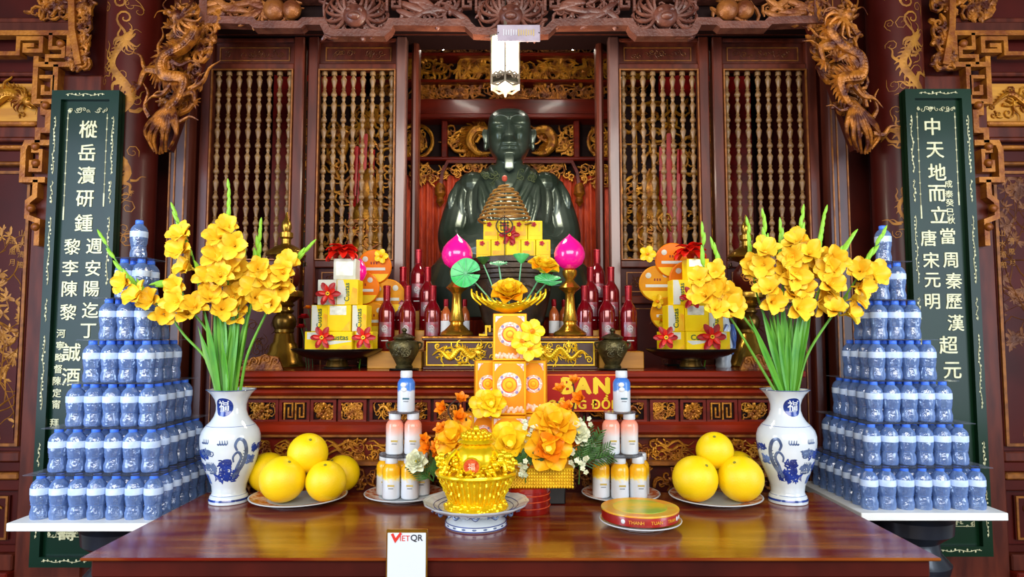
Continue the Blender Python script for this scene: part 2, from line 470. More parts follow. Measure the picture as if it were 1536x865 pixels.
FONT_CACHE = {}
def text_mesh(body, size, m, extrude=.001, offset=0., key=None, space=1., bold=0.):
    """upright text mesh in the xz plane facing -y, centred on its box"""
    k = (body, round(size, 4), m, round(offset, 4), round(extrude, 4), space, bold)
    if k in FONT_CACHE: return FONT_CACHE[k]
    c = bpy.data.curves.new('lettering', 'FONT')
    c.body = body; c.size = size; c.extrude = extrude; c.offset = offset; c.space_character = space
    c.resolution_u = 3
    o = bpy.data.objects.new('lettering', c); COL.objects.link(o)
    bpy.context.view_layer.update()
    me = bpy.data.meshes.new_from_object(o.evaluated_get(bpy.context.evaluated_depsgraph_get()))
    bpy.data.objects.remove(o); bpy.data.curves.remove(c)
    if len(me.vertices):
        xs = [v.co.x for v in me.vertices]; ys = [v.co.y for v in me.vertices]
        cx, cy = (min(xs) + max(xs)) / 2, (min(ys) + max(ys)) / 2
        me.transform(RX(PI / 2) @ TR(-cx, -cy, 0))
    if bold:
        q = MB(); vs = [v.co.copy() for v in me.vertices]; fs = [tuple(p.vertices) for p in me.polygons]
        for k, (dx, dz) in enumerate(((-bold, 0), (bold, 0), (0, -bold * .7), (0, bold * .7))):
            q.add([(v.x + dx, v.y - .00012 * k, v.z + dz) for v in vs], fs, False)
        me = q.mesh('character', None)
    me.materials.clear(); me.materials.append(MATS[m])
    FONT_CACHE[k] = me
    return me

# ------------------------------------------------------------------ ornament
def spiral(cx, cz, R, turns, sgn, ph, y=0., tail=.0, n=13):
    pts = []
    if tail:
        a = ph; p = Vector((cx + R * math.cos(a), y, cz + R * math.sin(a)))
        tg = Vector((math.sin(a) * sgn, 0, -math.cos(a) * sgn))
        pts.append(p + tg * tail + Vector((math.cos(a), 0, math.sin(a))) * tail * .35)
        pts.append(p + tg * tail * .5 + Vector((math.cos(a), 0, math.sin(a))) * tail * .08)
    for i in range(n):
        t = i / (n - 1); a = ph + sgn * turns * 2 * PI * t; r = R * (1 - .86 * t)
        pts.append(Vector((cx + r * math.cos(a), y, cz + r * math.sin(a))))
    return pts
YAX = Vector((0, 1, 0))
def scrolls(mb, w, h, n, seed, r=.006, size=.03, y=0., leaves=True, keep=None, fl=.8, sides=5):
    """rococo scrollwork inside a w x h field centred on the origin"""
    g = random.Random(seed)
    for i in range(n):
        for _ in range(12):
            x, z = g.uniform(-w / 2, w / 2), g.uniform(-h / 2, h / 2)
            if keep is None or keep(x, z): break
        R = size * g.uniform(.55, 1.15)
        x = max(-w / 2 + R * .8, min(w / 2 - R * .8, x)); z = max(-h / 2 + R * .8, min(h / 2 - R * .8, z))
        rr = r * g.uniform(.7, 1.2)
        p = spiral(x, z, R, g.uniform(.9, 1.5), g.choice((-1, 1)), g.uniform(0, 6.28), y - g.uniform(0, r), tail=R * g.uniform(.5, 1.2), n=10)
        for q in p:
            q.x = max(-w / 2, min(w / 2, q.x)); q.z = max(-h / 2, min(h / 2, q.z))
        mb.tube(p, lambda t, rr=rr: rr * (1 - .55 * t) * (1 if t > .12 else .35 + t * 5), sides)
        if leaves:
            a = g.uniform(0, 6.28)
            mb.ball((0, 0, 0), (rr * 1.1, rr * 1.1, R * .62), 6, 4, TR(x + math.cos(a) * R * .9, y - r * .6, z + math.sin(a) * R * .9) @ RY(PI / 2 - a))
    return mb

def dragon(path, r, seed=1, n=7, spikes=True, legs=(.3, .62), flames=6, head=True, fl=.8, hs=1., y=0.):
    """relief dragon in xz; path of (x, z) from tail to neck; stands out towards -y"""
    g = random.Random(seed); mb = MB()
    P = catmull([(p[0], y, p[1]) for p in path], n); m = len(P)
    prof = lambda t: r * (.22 + 1.0 * min(1, t / .45)) * (1 if t < .8 else 1 - (t - .8) * 1.1)
    for i, p in enumerate(P): p.y = y - prof(i / (m - 1)) * .5
    mb.tube(P, prof, 8)
    for i in range(2, m - 2):
        t = i / (m - 1); tg = (P[i + 1] - P[i - 1]).normalized(); nn = Vector((-tg.z, 0, tg.x)); k = prof(t)
        if spikes:
            mb.tube([P[i] + nn * k * .7, P[i] + nn * k * 1.5 - tg * k * .4, P[i] + nn * k * 2.1 - tg * k * 1.1], lambda q, k=k: k * (.42 - .36 * q), 4)
        mb.ball(P[i] - nn * k * .15 + Vector((0, -k * .62, 0)), (k * .5, k * .5, k * .5), 6, 4)
    for L in legs:
        i = int(L * (m - 1)); tg = (P[i + 1] - P[i - 1]).normalized(); nn = Vector((-tg.z, 0, tg.x)) * g.choice((-1, 1)); k = prof(L)
        a = P[i]; b = a + nn * k * 2.4 + tg * k * 1.4; c = b + nn * k * 1.6 - tg * k * 1.6
        mb.tube(catmull([a, b, c], 4), lambda q, k=k: k * (.75 - .4 * q), 6)
        for w in (-.8, -.25, .3, .85):
            dr = (nn * math.cos(w) + tg * math.sin(w)) * k * 1.5
            mb.tube([c, c + dr * .6 + Vector((0, -k * .3, 0)), c + dr], lambda q, k=k: k * (.3 - .22 * q), 4)
    if head:
        e = P[-1]; tg = (P[-1] - P[-3]).normalized(); nn = Vector((-tg.z, 0, tg.x)); k = r * 1.25 * hs
        F = Matrix((( tg.x, 0, nn.x, e.x), (tg.y, 1, nn.y, e.y - k * .4), (tg.z, 0, nn.z, e.z), (0, 0, 0, 1)))
        mb.ball((k * .5, 0, k * .1), (k * 1.05, k * .8, k * .85), 10, 6, F)
        mb.ball((k * 1.55, -.1 * k, k * .15), (k * .75, k * .6, k * .42), 8, 5, F)
        mb.ball((k * 1.35, -.1 * k, -k * .55), (k * .75, k * .5, k * .25), 8, 5, F)
        mb.ball((k * 2.1, -.2 * k, k * .42), k * .28, 6, 4, F)
        mb.ball((k * .75, -k * .72, k * .45), k * .26, 6, 4, F)
        for w in (.5, .9):
            mb.tube([F @ V(k * .2, -k * .3, k * .6), F @ V(-k * .7, -k * .3, k * (1.1 + w * .4)), F @ V(-k * 1.9, 0, k * (.9 + w))], lambda q: k * (.24 - .18 * q), 5)
        for j in range(7):
            a = 2.0 + j * .42
            q = [F @ V(-k * .2, -k * .2, 0), F @ V(k * 1.3 * math.cos(a), -k * .4, k * 1.5 * math.sin(a)), F @ V(k * 2.4 * math.cos(a + .18), -k * .1, k * 2.3 * math.sin(a + .18)), F @ V(k * 3.0 * math.cos(a + .5), 0, k * 2.5 * math.sin(a + .5))]
            mb.tube(catmull(q, 3), lambda t: k * (.32 - .25 * t), 5)
        for j in (-1, 1):
            mb.tube(catmull([F @ V(k * 1.9, -k * .4, k * .1), F @ V(k * 2.8, -k * .5, k * (.3 + j * .5)), F @ V(k * 3.0, -k * .2, k * (.2 + j * 1.4))], 4), lambda t: k * (.12 - .08 * t), 4)
    for j in range(flames):
        i = g.randrange(1, m - 1); k = prof(.5) * g.uniform(.7, 1.2)
        tg = (P[min(i + 1, m - 1)] - P[i - 1]).normalized(); nn = Vector((-tg.z, 0, tg.x)) * g.choice((-1, 1))
        a = P[i] + nn * k * 1.2
        q = [a, a + nn * k * 1.3 + tg * k, a + nn * k * 1.6 + tg * k * 2.6, a + nn * k * 2.8 + tg * k * 3.6]
        mb.tube(catmull(q, 4), lambda t, k=k: k * (.4 - .34 * t), 5)
    return mb

def vine(mb, x, z, ang, length, rad, depth, g, y=0., leaf=.012, sides=4):
    """a painted branch with leaf sprays, in xz"""
    pts = [Vector((x, y, z))]; a = ang
    steps = 6
    for i in range(steps):
        a += g.uniform(-.35, .35)
        x += math.cos(a) * length / steps; z += math.sin(a) * length / steps
        pts.append(Vector((x, y, z)))
        if depth > 0 and i > 0 and g.random() < .62:
            vine(mb, x, z, a + g.choice((-1, 1)) * g.uniform(.5, 1.1), length * g.uniform(.4, .65), rad * .6, depth - 1, g, y, leaf)
    mb.tube(pts, lambda t: rad * (1 - .6 * t), sides)
    if depth <= 1:
        for i in range(7):
            b = g.uniform(0, 6.28); l = leaf * g.uniform(.6, 1.4)
            mb.ball((0, 0, 0), (l * .3, .0015, l), 5, 3, TR(x + math.cos(b) * l, y, z + math.sin(b) * l) @ RY(PI / 2 - b))

def frame_band(mb, x0, x1, z0, z1, w, d, y):
    mb.band([(x0, z0, y), (x1, z0, y), (x1, z1, y), (x0, z1, y)], w, d, True)

def petal_rows(L, W, cup, bend, nu=5, nv=5, ruffle=0., tip=.6, base=.25):
    """rows of points: grows along +z, opens towards +x (outwards), cupped about z"""
    rows = []
    for i in range(nv + 1):
        t = i / nv
        w = W * (base + (1 - base) * math.sin(PI * min(1, t * .62 + .06)) ** 1.0) * (1 if t < tip else math.sqrt(max(.03, 1 - ((t - tip) / (1 - tip)) ** 2 * .93)))
        a = bend * t; x = L * (1 - math.cos(a)) / max(bend, 1e-3); z = L * math.sin(a) / max(bend, 1e-3)
        row = []
        for j in range(nu):
            s = 2 * j / (nu - 1) - 1
            c = -cup * s * s * w + ruffle * math.sin(s * 5 + t * 4) * t
            row.append((x + c * math.cos(a), s * w * .5, z - c * math.sin(a)))
        rows.append(row)
    return rows
def bloom(mb, n, L, W, cup, bend, tilt, r0=0., z0=0., ph=0., ruffle=0., M=None, tip=.6, base=.25, nu=5, nv=5):
    for k in range(n):
        R0 = RZ(ph + 2 * PI * k / n) @ TR(r0, 0, z0) @ RY(tilt)
        mb.sheet(petal_rows(L, W, cup, bend, nu, nv, ruffle, tip, base), (M @ R0) if M is not None else R0)
    return mb

# ================================================================== the room
smesh('floor', MB().bx(-3.4, 3.4, -3.0, 5.2, -.06, 0), 'floor_tile', 'brown tiled hall floor under the altar')
smesh('ceiling', MB().bx(-3.4, 3.4, -.4, 5.2, 4.2, 4.28), 'ceiling_wood', 'dark wooden ceiling above the altar')
CX = -.015                                       # axis of the altar

# ---- far wall of the sanctuary, seen through the open middle bay
BD = 4.5
wb = struct('wall_back', 'carved and gilded red wall behind the statue')
MB().bx(-1.75, 1.75, BD + .12, BD + .2, 0, 4.2).obj('board', 'wall_red', wb)
def zb(py): return zat(py, BD)
def carved_strip(name, x0, x1, z0, z1, n, seed, m, size, r, y, parent):
    mb = MB(); w, h = x1 - x0, z1 - z0
    scrolls(mb, w, h, n, seed, r, size)
    return mb.obj(name, m, parent, TR((x0 + x1) / 2, y, (z0 + z1) / 2))
for i, (a, b, prof) in enumerate([(60, 68, .10), (86, 91, .09), (124, 128, .07), (150, 176, .03), (176, 184, .09), (238, 244, .06)]):
    MB().bx(-.95, .95, BD - prof, BD + .12, zb(b), zb(a), .008).obj('rail', 'lacquer', wb)
MB().bx(-.95, .95, BD + .05, BD + .12, zb(300), zb(20), 0).obj('backing', 'dark_backing', wb)
MB().bx(-.95, .95, BD - .14, BD + .12, zb(60), zb(10), .008).obj('head_beam', 'dark_red', wb)
carved_strip('carved_frieze', -.95, .95, zb(124), zb(91), 120, 3, 'old_gold', .07, .013, BD - .02, wb)
carved_strip('carved_frieze', -.95, .95, zb(150), zb(128), 110, 4, 'carved_gold', .05, .010, BD + .0, wb)
carved_strip('carved_frieze', -.95, .95, zb(86), zb(68), 70, 5, 'dim_gold', .05, .010, BD - .06, wb)
for cx in (-.62, -.32, .30, .60):
    carved_strip('carved_spray', cx - .09, cx + .09, zb(172), zb(152), 16, int(cx * 100) + 90, 'carved_gold', .035, .008, BD + .02, wb)
for x in (-.46, .44, -.95, .95):
    MB().bx(x - .02, x + .02, BD - .05, BD + .12, zb(244), zb(184), .006).obj('muntin', 'lacquer', wb)
# roundels and the dragon panel of the middle register
zc = (zb(184) + zb(240)) / 2
for x in (-.66, .64):
    mb = MB()
    mb.tube([V(.115 * math.cos(a), 0, .115 * math.sin(a)) for a in [2 * PI * k / 24 for k in range(25)]], .014, 6)
    scrolls(mb, .2, .2, 16, int(x * 10) + 40, .010, .045, 0, keep=lambda a, b: a * a + b * b < .009)
    mb.obj('carved_roundel', 'old_gold', wb, TR(x, BD - .0, zc))
for sx in (-1, 1):
    mb = scrolls(MB(), .17, .22, 16, 61 + sx, .010, .045)
    mb.obj('carved_spray', 'old_gold', wb, TR(CX + sx * .36 + .01, BD, zc))
    mb = dragon([(-.03 * sx, -.08), (.06 * sx, -.085), (.115 * sx, -.01), (.07 * sx, .07), (-.02 * sx, .06)], .03, 8 + sx, legs=(), flames=5, head=False)
    mb.obj('carved_dragon_coil', 'old_gold', wb, TR(CX + sx * .17 + .01, BD, zc))
    # arched brackets under the middle register
    mb = MB(); scrolls(mb, .40, .12, 22, 70 + sx, .009, .04)
    mb.obj('carved_bracket', 'old_gold', wb, TR(CX + sx * .29, BD - .03, zb(258)))
    mb = MB(); scrolls(mb, .2, .17, 20, 76 + sx, .009, .04)
    mb.obj('carved_bracket', 'old_gold', wb, TR(CX + sx * .58, BD - .03, zb(266)))
    MB().band([(CX + sx * .08, zb(246), BD - .05), (CX + sx * .42, zb(246), BD - .05), (CX + sx * .455, zb(262), BD - .05), (CX + sx * .47, zb(290), BD - .05)], .02, .04).obj('arch_moulding', 'lacquer', wb)
    MB().lathe([(.004, -.10), (.03, -.07), (.022, -.04), (.04, -.015), (.035, .03), (.02, .06)], 10).obj('pendant', 'carved_gold', wb, TR(CX + sx * .47, BD - .05, zb(290)))
# pleated red curtain behind the statue
rows = []
for z in (.9, 1.6, 2.2, zb(262)):
    rows.append([(x / 100, BD + .02 + .012 * math.sin(x * .9) + .006 * math.sin(x * 2.3), z) for x in range(-85, 86)])
tag(MB().sheet(rows).obj('curtain', 'curtain_red', None, None, 0), 'pleated red curtain hanging behind the bronze statue', 'curtain')
for sx, nm in ((-1, 'wall_inner_left'), (1, 'wall_inner_right')):
    smesh(nm, MB().bx(sx * 1.75 - .04, sx * 1.75 + .04, 3.4, BD + .2, 0, 4.2), 'wall_red', 'dark red side wall of the sanctuary on the ' + ('left' if sx < 0 else 'right'))

# ---- things glimpsed behind the lattice doors, standing on side cabinets
IZ = 1.42
for sx, sd in ((-1, 'left'), (1, 'right')):
    a, b = sorted((sx * .66, sx * 1.66))
    cab = thing('side_cabinet', 'dark red cabinet in the shadow behind the %s lattice doors' % sd, 'cabinet', ((a + b) / 2, 4.0, 0), 0, 'side cabinets')
    MB().bx(-.5, .5, -.42, .3, 0, IZ - .04, .01).obj('body', 'dark_red', cab)
    MB().bx(-.52, .52, -.44, .32, IZ - .04, IZ, .006).obj('top', 'lacquer', cab)
    t = thing('gilded_screen', 'openwork gilded carving standing in the dark behind the %s lattice' % sd, 'carving', (CX + sx * .95, 4.12, IZ), 0, 'gilded screens in the dark')
    sc_ = scrolls(MB(), .5, 1.5, 52, 200 + sx, .014, .09)
    for k in range(6):
        sc_.tube([V(-.25 + .1 * k, .012, -.78), V(-.25 + .1 * k, .012, .78)], .006, 5)
    for k in range(7): sc_.tube([V(-.26, .012, -.76 + .25 * k), V(.26, .012, -.76 + .25 * k)], .006, 5)
    sc_.obj('carving', 'old_gold', t, TR(0, 0, .79))
    MB().bx(-.28, .28, .02, .05, 0, 1.6, .01).obj('back_board', 'dark_backing', t)
    x = xat(768 + sx * 232, 300, 4.06)
    t = thing('hanging_ribbon', 'long scarlet ribbon streamer hanging behind the %s lattice doors' % sd, 'ribbon', (x, 4.06, IZ), 0, 'scarlet streamers behind the lattice')
    for k, (dx, w, dz) in enumerate(((-.05, .04, -.03), (.0, .05, .05), (.055, .035, -.05))):
        rws = [[(dx - w / 2 + q * w / 4 + .004 * i, .008 * math.sin(i + q * 1.4 + k), (zat(212, 4.06) - IZ + dz) * i / 8) for q in range(5)] for i in range(9)]
        MB().sheet(rws).obj('strip', 'red_silk', t)
    t = thing('gilded_figure', 'small gilded figure glimpsed between balusters of the %s inner door' % sd, 'figure', (CX + sx * .80, 3.72, IZ), 0, 'gilded figures behind the lattice')
    MB().lathe([(.11, 0), (.11, .25), (.07, .3), (.09, .36), (.06, .42), (.085, .55), (.07, .68), (.09, .77), (.035, .85), (.05, .9), (.045, .96), (.01, 1.02)], 16).obj('body', 'old_gold', t)
    scrolls(MB(), .2, .4, 14, 300 + sx, .01, .05).obj('robe_trim', 'old_gold', t, TR(0, -.085, .55))
    rws = [[(sx * (1.02 + .07 * q / 1.), 4.56 - .03 + .02 * math.sin(q * 1.9), z) for q in range(10)] for z in (IZ, 1.9, 2.4, 2.9, 3.3)]
    tag(MB().sheet(rws).obj('red_drape', 'red_silk', None, None, 0), 'dark red drape on the wall behind the %s outer lattice door' % sd, 'drape', 'red wall drapes')
    t = thing('inner_couplet_board', 'narrow dark green and gold couplet board behind the %s outer lattice door' % sd, 'sign', (CX + sx * 1.20, 3.9, IZ), 0, 'inner couplet boards')
    MB().bx(-.055, .055, 0, .03, 0, 1.6, .006).obj('board', 'board_green', t)
    gd = scrolls(MB(), .07, 1.45, 54, 400 + sx, .006, .026); gd.tube([V(0, .003, -.74), V(0, .003, .74)], .004, 5)
    gd.obj('gilding', 'old_gold', t, TR(0, -.004, .8))
    t = thing('fluorescent_tube', 'short white fluorescent tube under the sanctuary ceiling, %s of the lantern' % sd, 'lamp', at(768 - 6 + sx * 80, 62, 3.9), 0, 'fluorescent tubes')
    t.rotation_euler = (0, sx * -.0, sx * .9)
    MB().tube([V(-.13, 0, 0), V(.13, 0, 0)], .010, 10).obj('tube', 'tube_glow', t)
    MB().bx(-.15, .15, -.012, .012, .010, .03, .003).obj('batten', 'white_paper', t)
    MB().tube([V(0, 0, .03), V(0, 0, 4.2 - t.location.z)], .005, 6).obj('drop_rod', 'iron', t)

# ---- lattice doors (d = 3.25)
DD = 3.25
zt, zbal1, zbal0, zfoot = zat(58, DD), zat(108, DD), zat(390, DD), .25
bal_h = zbal1 - zbal0
def baluster_profile(h):
    unit = [(.30, 0), (.62, .04), (.62, .10), (.40, .14), (.95, .20), (1.0, .27), (.62, .36), (.45, .42), (.72, .46), (.45, .50), (.55, .60), (.85, .74), (1.0, .84), (.55, .93), (.40, 1.0)]
    k = 7; out = [(.014, 0), (.014, .02)]
    for i in range(k):
        for r, z in unit[1:]:
            out.append((.0150 * r, .02 + (h - .04) * (i + z) / k))
    return out + [(.014, h - .02), (.014, h)]
bal_me = MB().lathe(baluster_profile(bal_h), 10).mesh('baluster', 'baluster', 50)
pan_seed = 0
def lattice_door(name, x0, x1, label, edge=None):
    global pan_seed
    pan_seed += 1
    d = struct(name, label, ((x0 + x1) / 2, DD, zfoot)); W = (x1 - x0) / 2 - .004
    H = lambda z: z - zfoot
    st = .052
    for s in (-1, 1):
        m = 'jamb_wood' if edge == s else 'door_wood'
        MB().box((s * (W - st / 2), 0, H(zt) / 2), (st, .06, H(zt)), .006).obj('stile', m, d)
    inner = 2 * (W - st)
    zs = [(zat(66, DD), zat(60, DD)), (zbal1 + .003, zat(98, DD)), (zat(402, DD), zbal0 - .003), (zat(456, DD), zat(444, DD)), (zfoot, zfoot + .12)]
    for a, b in zs:
        MB().box((0, 0, (H(a) + H(b)) / 2), (inner + .004, .055, b - a), .005).obj('rail', 'door_wood', d)
    for k, (a, b) in enumerate(((zat(98, DD), zat(66, DD)), (zat(444, DD), zat(402, DD)), (zfoot + .12, zat(456, DD)))):
        p = MB().box((0, .008, (H(a) + H(b)) / 2), (inner, .02, b - a), 0).obj('panel', 'dark_red' if k else 'door_wood', d)
        g = MB(); frame_band(g, -inner / 2 + .03, inner / 2 - .03, H(a) + .022, H(b) - .022, .005, .005, -.004)
        g.obj('gold_border', 'line_gold', p)
        q = MB(); hh = b - a - .07; rr = min(.03, hh * .4)
        scrolls(q, inner - .1, min(hh, .75), 16 if k < 2 else 44, pan_seed * 10 + k, .0016, rr, 0, leaves=False, sides=4)
        q.obj('painted_scroll', 'dim_gold' if k < 2 else 'dim_gold', p, TR(0, -.0035, (H(a) + H(b)) / 2 if k < 2 else H(b) - .45))
    g = MB(); frame_band(g, -inner / 2 + .004, inner / 2 - .004, H(zbal0), H(zbal1), .006, .01, -.03)
    g.obj('gold_beading', 'line_gold', d)
    for k in range(8):
        o = link('baluster', bal_me, d, TR(-inner / 2 + inner * (k + .5) / 8, 0, H(zbal0)))
    return d
lattice_door('door_1', CX - 1.530, CX - 1.012, 'carved lattice door with eight turned balusters, far left')
lattice_door('door_2', CX - 1.000, CX - .505, 'carved lattice door with eight turned balusters, left of the statue', 1)
lattice_door('door_3', CX + .490, CX + .995, 'carved lattice door with eight turned balusters, right of the statue', -1)
lattice_door('door_4', CX + 1.005, CX + 1.530, 'carved lattice door with eight turned balusters, far right')
# jambs of the open middle bay and of the outer bays
n = 0
for x, w, m, dd, lb in ((CX - .478, .036, 'post_wood', DD + .1, 'dark wooden jamb left of the statue'), (CX + .462, .036, 'post_wood', DD + .1, 'dark wooden jamb right of the statue'),
                    (CX - 1.585, .09, 'post_wood', DD - .06, 'dark lacquered post with gilt lines on the left'), (CX + 1.585, .09, 'post_wood', DD - .06, 'dark lacquered post with gilt lines on the right')):
    n += 1
    t = struct('trim_%d' % n, lb, (x, dd, 0))
    MB().bx(-w / 2, w / 2, -.05, .05, 0, 3.4, .012).obj('post', m, t)
    if w > .05:
        for q in (-.036, -.012, .034):
            MB().bx(q - .003, q + .003, -.055, -.048, .1, 3.3).obj('gilt_line', 'line_gold', t)
# door head and beam above the doors
t = struct('trim_5', 'dark beam above the lattice doors', (CX, DD, zt))
MB().bx(-1.66, 1.66, -.04, .14, .0, 1.0, .01).obj('beam', 'dark_backing', t)
MB().bx(-1.66, 1.66, -.07, -.03, .0, .05, .008).obj('moulding', 'door_wood', t)

# ---- carved valance (d = 3.0)
LD = 3.0
t = struct('trim_6', 'pierced and carved wooden valance across the top', (0, LD, 0))
pts = [(309, 2), (309, 33), (380, 35), (386, 41), (452, 41), (458, 36), (486, 36), (493, 50), (500, 53), (576, 53), (583, 47), (588, 37), (608, 37), (700, 38), (712, 50), (748, 52)]
pts = pts + [(2 * 766 - x, y) for x, y in reversed(pts)]
band = [(at(x, y, LD).x, at(x, y, LD).z, 0.) for x, y in pts]
MB().band(band, .035, .06).obj('scalloped_frame', 'lintel_wood', t)
MB().bx(-1.45, 1.45, .05, .12, zat(34, LD), zat(-60, LD)).obj('dark_backing', 'dark_backing', t)
MB().bx(-1.45, 1.45, -.05, .05, zat(2, LD), zat(-30, LD), .01).obj('top_rail', 'lintel_wood', t)
z0, z1 = zat(34, LD), zat(2, LD); zc = (z0 + z1) / 2
for k, (px, w, kind) in enumerate(((350, .27, 'leaf'), (430, .22, 'fruit'), (535, .3, 'face'), (650, .32, 'leaf'), (766, .3, 'face'), (880, .32, 'leaf'), (996, .3, 'face'), (1105, .22, 'fruit'), (1185, .27, 'leaf'))):
    x = at(px, 20, LD).x; mb = MB(); g = random.Random(k + 5)
    hh = .13 if kind != 'face' else .19
    scrolls(mb, w, hh, {'leaf': 12, 'fruit': 7, 'face': 26}[kind], 500 + k, .011, .045)
    if kind == 'fruit':
        for dx, r in ((-.05, .052), (.03, .045)):
            mb.ball((dx, -.02, .0), (r, r * .8, r), 12, 8); mb.tube([V(dx, -.03, r), V(dx + .01, -.03, r + .02)], .012, 6)
    if kind == 'leaf':
        for j in range(9):
            a = g.uniform(-.7, .7) + (PI if j % 2 else 0); L = g.uniform(.05, .08)
            mb.ball((0, 0, 0), (.018, .012, L), 8, 6, TR(g.uniform(-w * .4, w * .4), -.015, g.uniform(-.045, .04)) @ RY(PI / 2 - a))
    if kind == 'face':
        mb.ball((0, -.02, .0), (.06, .04, .055), 12, 8); mb.ball((0, -.055, -.015), (.03, .02, .018), 8, 6)
        for s in (-1, 1):
            mb.ball((s * .026, -.05, .018), .014, 8, 5)
            for j in range(6):
                a = -.9 + j * .45
                q = [V(s * .04, -.02, 0), V(s * (.04 + .06 * math.cos(a)), -.03, .07 * math.sin(a)), V(s * (.04 + .1 * math.cos(a + .3)), -.02, .1 * math.sin(a + .3)), V(s * (.04 + .11 * math.cos(a + .8)), -.01, .11 * math.sin(a + .8))]
                mb.tube(catmull(q, 3), lambda u: .011 * (1 - .7 * u), 5)
    mb.obj('carved_' + {'leaf': 'foliage', 'fruit': 'fruit', 'face': 'dragon_mask'}[kind], 'lintel_gold' if kind == 'fruit' or k in (0, 8) else 'lintel_wood', t, TR(x, 0, zc - (.03 if kind == 'face' else 0)))
for k, px in enumerate((592, 705, 827, 940)):
    x = at(px, 14, LD).x; s = -1 if k % 2 else 1
    kp = [(-.03, -.03), (-.03, .035), (.03, .035), (.03, -.01), (-.005, -.01), (-.005, .012), (.01, .012)]
    MB().band([(a * s, b, 0.) for a, b in kp], .011, .03).obj('key_fret', 'lintel_wood', t, TR(x, -.02, zc + .02))

# ---- round columns with painted gold dragons
for sx, sd in ((-1, 'left'), (1, 'right')):
    cxx = -1.795 if sx < 0 else 1.815
    col = thing('round_column', 'round dark red column with painted gold dragon behind the %s couplet board' % sd, 'column', (cxx, 3.08, 0), 0, 'round columns')
    MB().lathe([(.17, 0), (.17, .12), (.125, .16), (.118, .2), (.118, 4.2)], 40).obj('shaft', 'wall_red', col)
    mb = MB(); rc = .1195
    flat = dragon([(.03, -.6), (-.07, -.45), (.06, -.3), (-.05, -.12), (.06, .05), (-.03, .2), (.03, .32)], .014, 30 + sx, legs=(.3, .5, .75), flames=26, hs=1.3)
    flat2 = MB(); scrolls(flat2, .2, 1.9, 40, 900 + sx, .0025, .035, leaves=False)
    cl = MB()
    for j, (zz, ww) in enumerate(((.62, .06), (.5, .07), (.42, .08))):
        cl.tube(spiral(.02 * (j - 1), zz, ww * .5, 1.2, 1 if j % 2 else -1, j * 2., 0, tail=ww), lambda q: .006 * (1 - .5 * q), 5)
    flat.join(cl); flat.join(flat2, TR(0, 0, -.3))
    vs = []
    for x, y, z in flat.v:
        a = x / rc; r = rc + max(-.0005, min(.0018, -y * .06))
        vs.append((r * math.sin(a), -r * math.cos(a), z + zat(165, 3.0)))
    o = MB(); o.v = vs; o.f = flat.f; o.s = flat.s
    o.obj('painted_dragon', 'paint_gold', col)

# ---- plain red infill between column and post
smesh('trim_7', MB().bx(-1.95, CX - 1.62, 3.30, 3.36, 0, 4.2), 'dark_red', 'plain dark red infill panel beside the left column')
smesh('trim_8', MB().bx(CX + 1.62, 1.95, 3.30, 3.36, 0, 4.2), 'dark_red', 'plain dark red infill panel beside the right column')

# ---- dragon brackets under the beam ends
def lean(mb, sx, dy, dz=0.):
    # the bracket narrows downwards and leans back against the post
    out = []
    for x, y, z in mb.v:
        z += dz
        out.append((x * (.84 + .25 * z) + sx * (-z * .20 - .02), y + dy, z))
    mb.v = out; return mb
for sx, sd in ((-1, 'left'), (1, 'right')):
    bz = zat(110, 2.95); bxx = xat(768 + sx * 508, 110, 2.95)
    b = thing('dragon_bracket', 'long carved gilded dragon bracket at the %s end of the valance' % sd, 'carving', (bxx, 2.97, bz), 0, 'carved dragon brackets')
    mb = dragon([(-.02, -.30), (.04, -.22), (-.05, -.14), (-.06, -.04), (.05, -.02), (.07, .06), (-.02, .12), (-.05, .19), (.03, .24)][::1] if sx > 0 else
                [(.02, -.30), (-.04, -.22), (.05, -.14), (.06, -.04), (-.05, -.02), (-.07, .06), (.02, .12), (.05, .19), (-.03, .24)], .026, 55 + sx, legs=(.3, .55, .78), flames=14, hs=1.15)
    lean(mb, sx, -.03).obj('dragon', 'bracket_gold', b)
    mb = MB(); scrolls(mb, .25, .54, 52, 60 + sx, .013, .045, keep=lambda x, z: abs(x) < .07 + (z + .25) * .13)
    lean(mb, sx, .02, .08).obj('cloud_scroll', 'bracket_gold', b)
    g = MB()
    for j in range(9):
        a = -PI / 2 + (j - 4) * .17
        q = [V(sx * -.01, -.03, -.14), V(sx * -.01 + .10 * math.cos(a), -.05, -.14 + .1 * math.sin(a)), V(.15 * math.cos(a) + .02 * math.sin(j * 2), -.04, -.14 + .17 * math.sin(a)), V(.1 * math.cos(a), -.01, -.18 + .19 * math.sin(a))]
        g.tube(catmull(q, 4), lambda u: .016 * (1 - .6 * u), 6)
    lean(g, sx, 0.).obj('tail_tuft', 'bracket_gold', b)
    lean(MB().prism([(-.025, -.34), (.025, -.34), (.11, .34), (-.11, .34)], .03, .07), sx, 0.).obj('back_plate', 'dark_red', b)

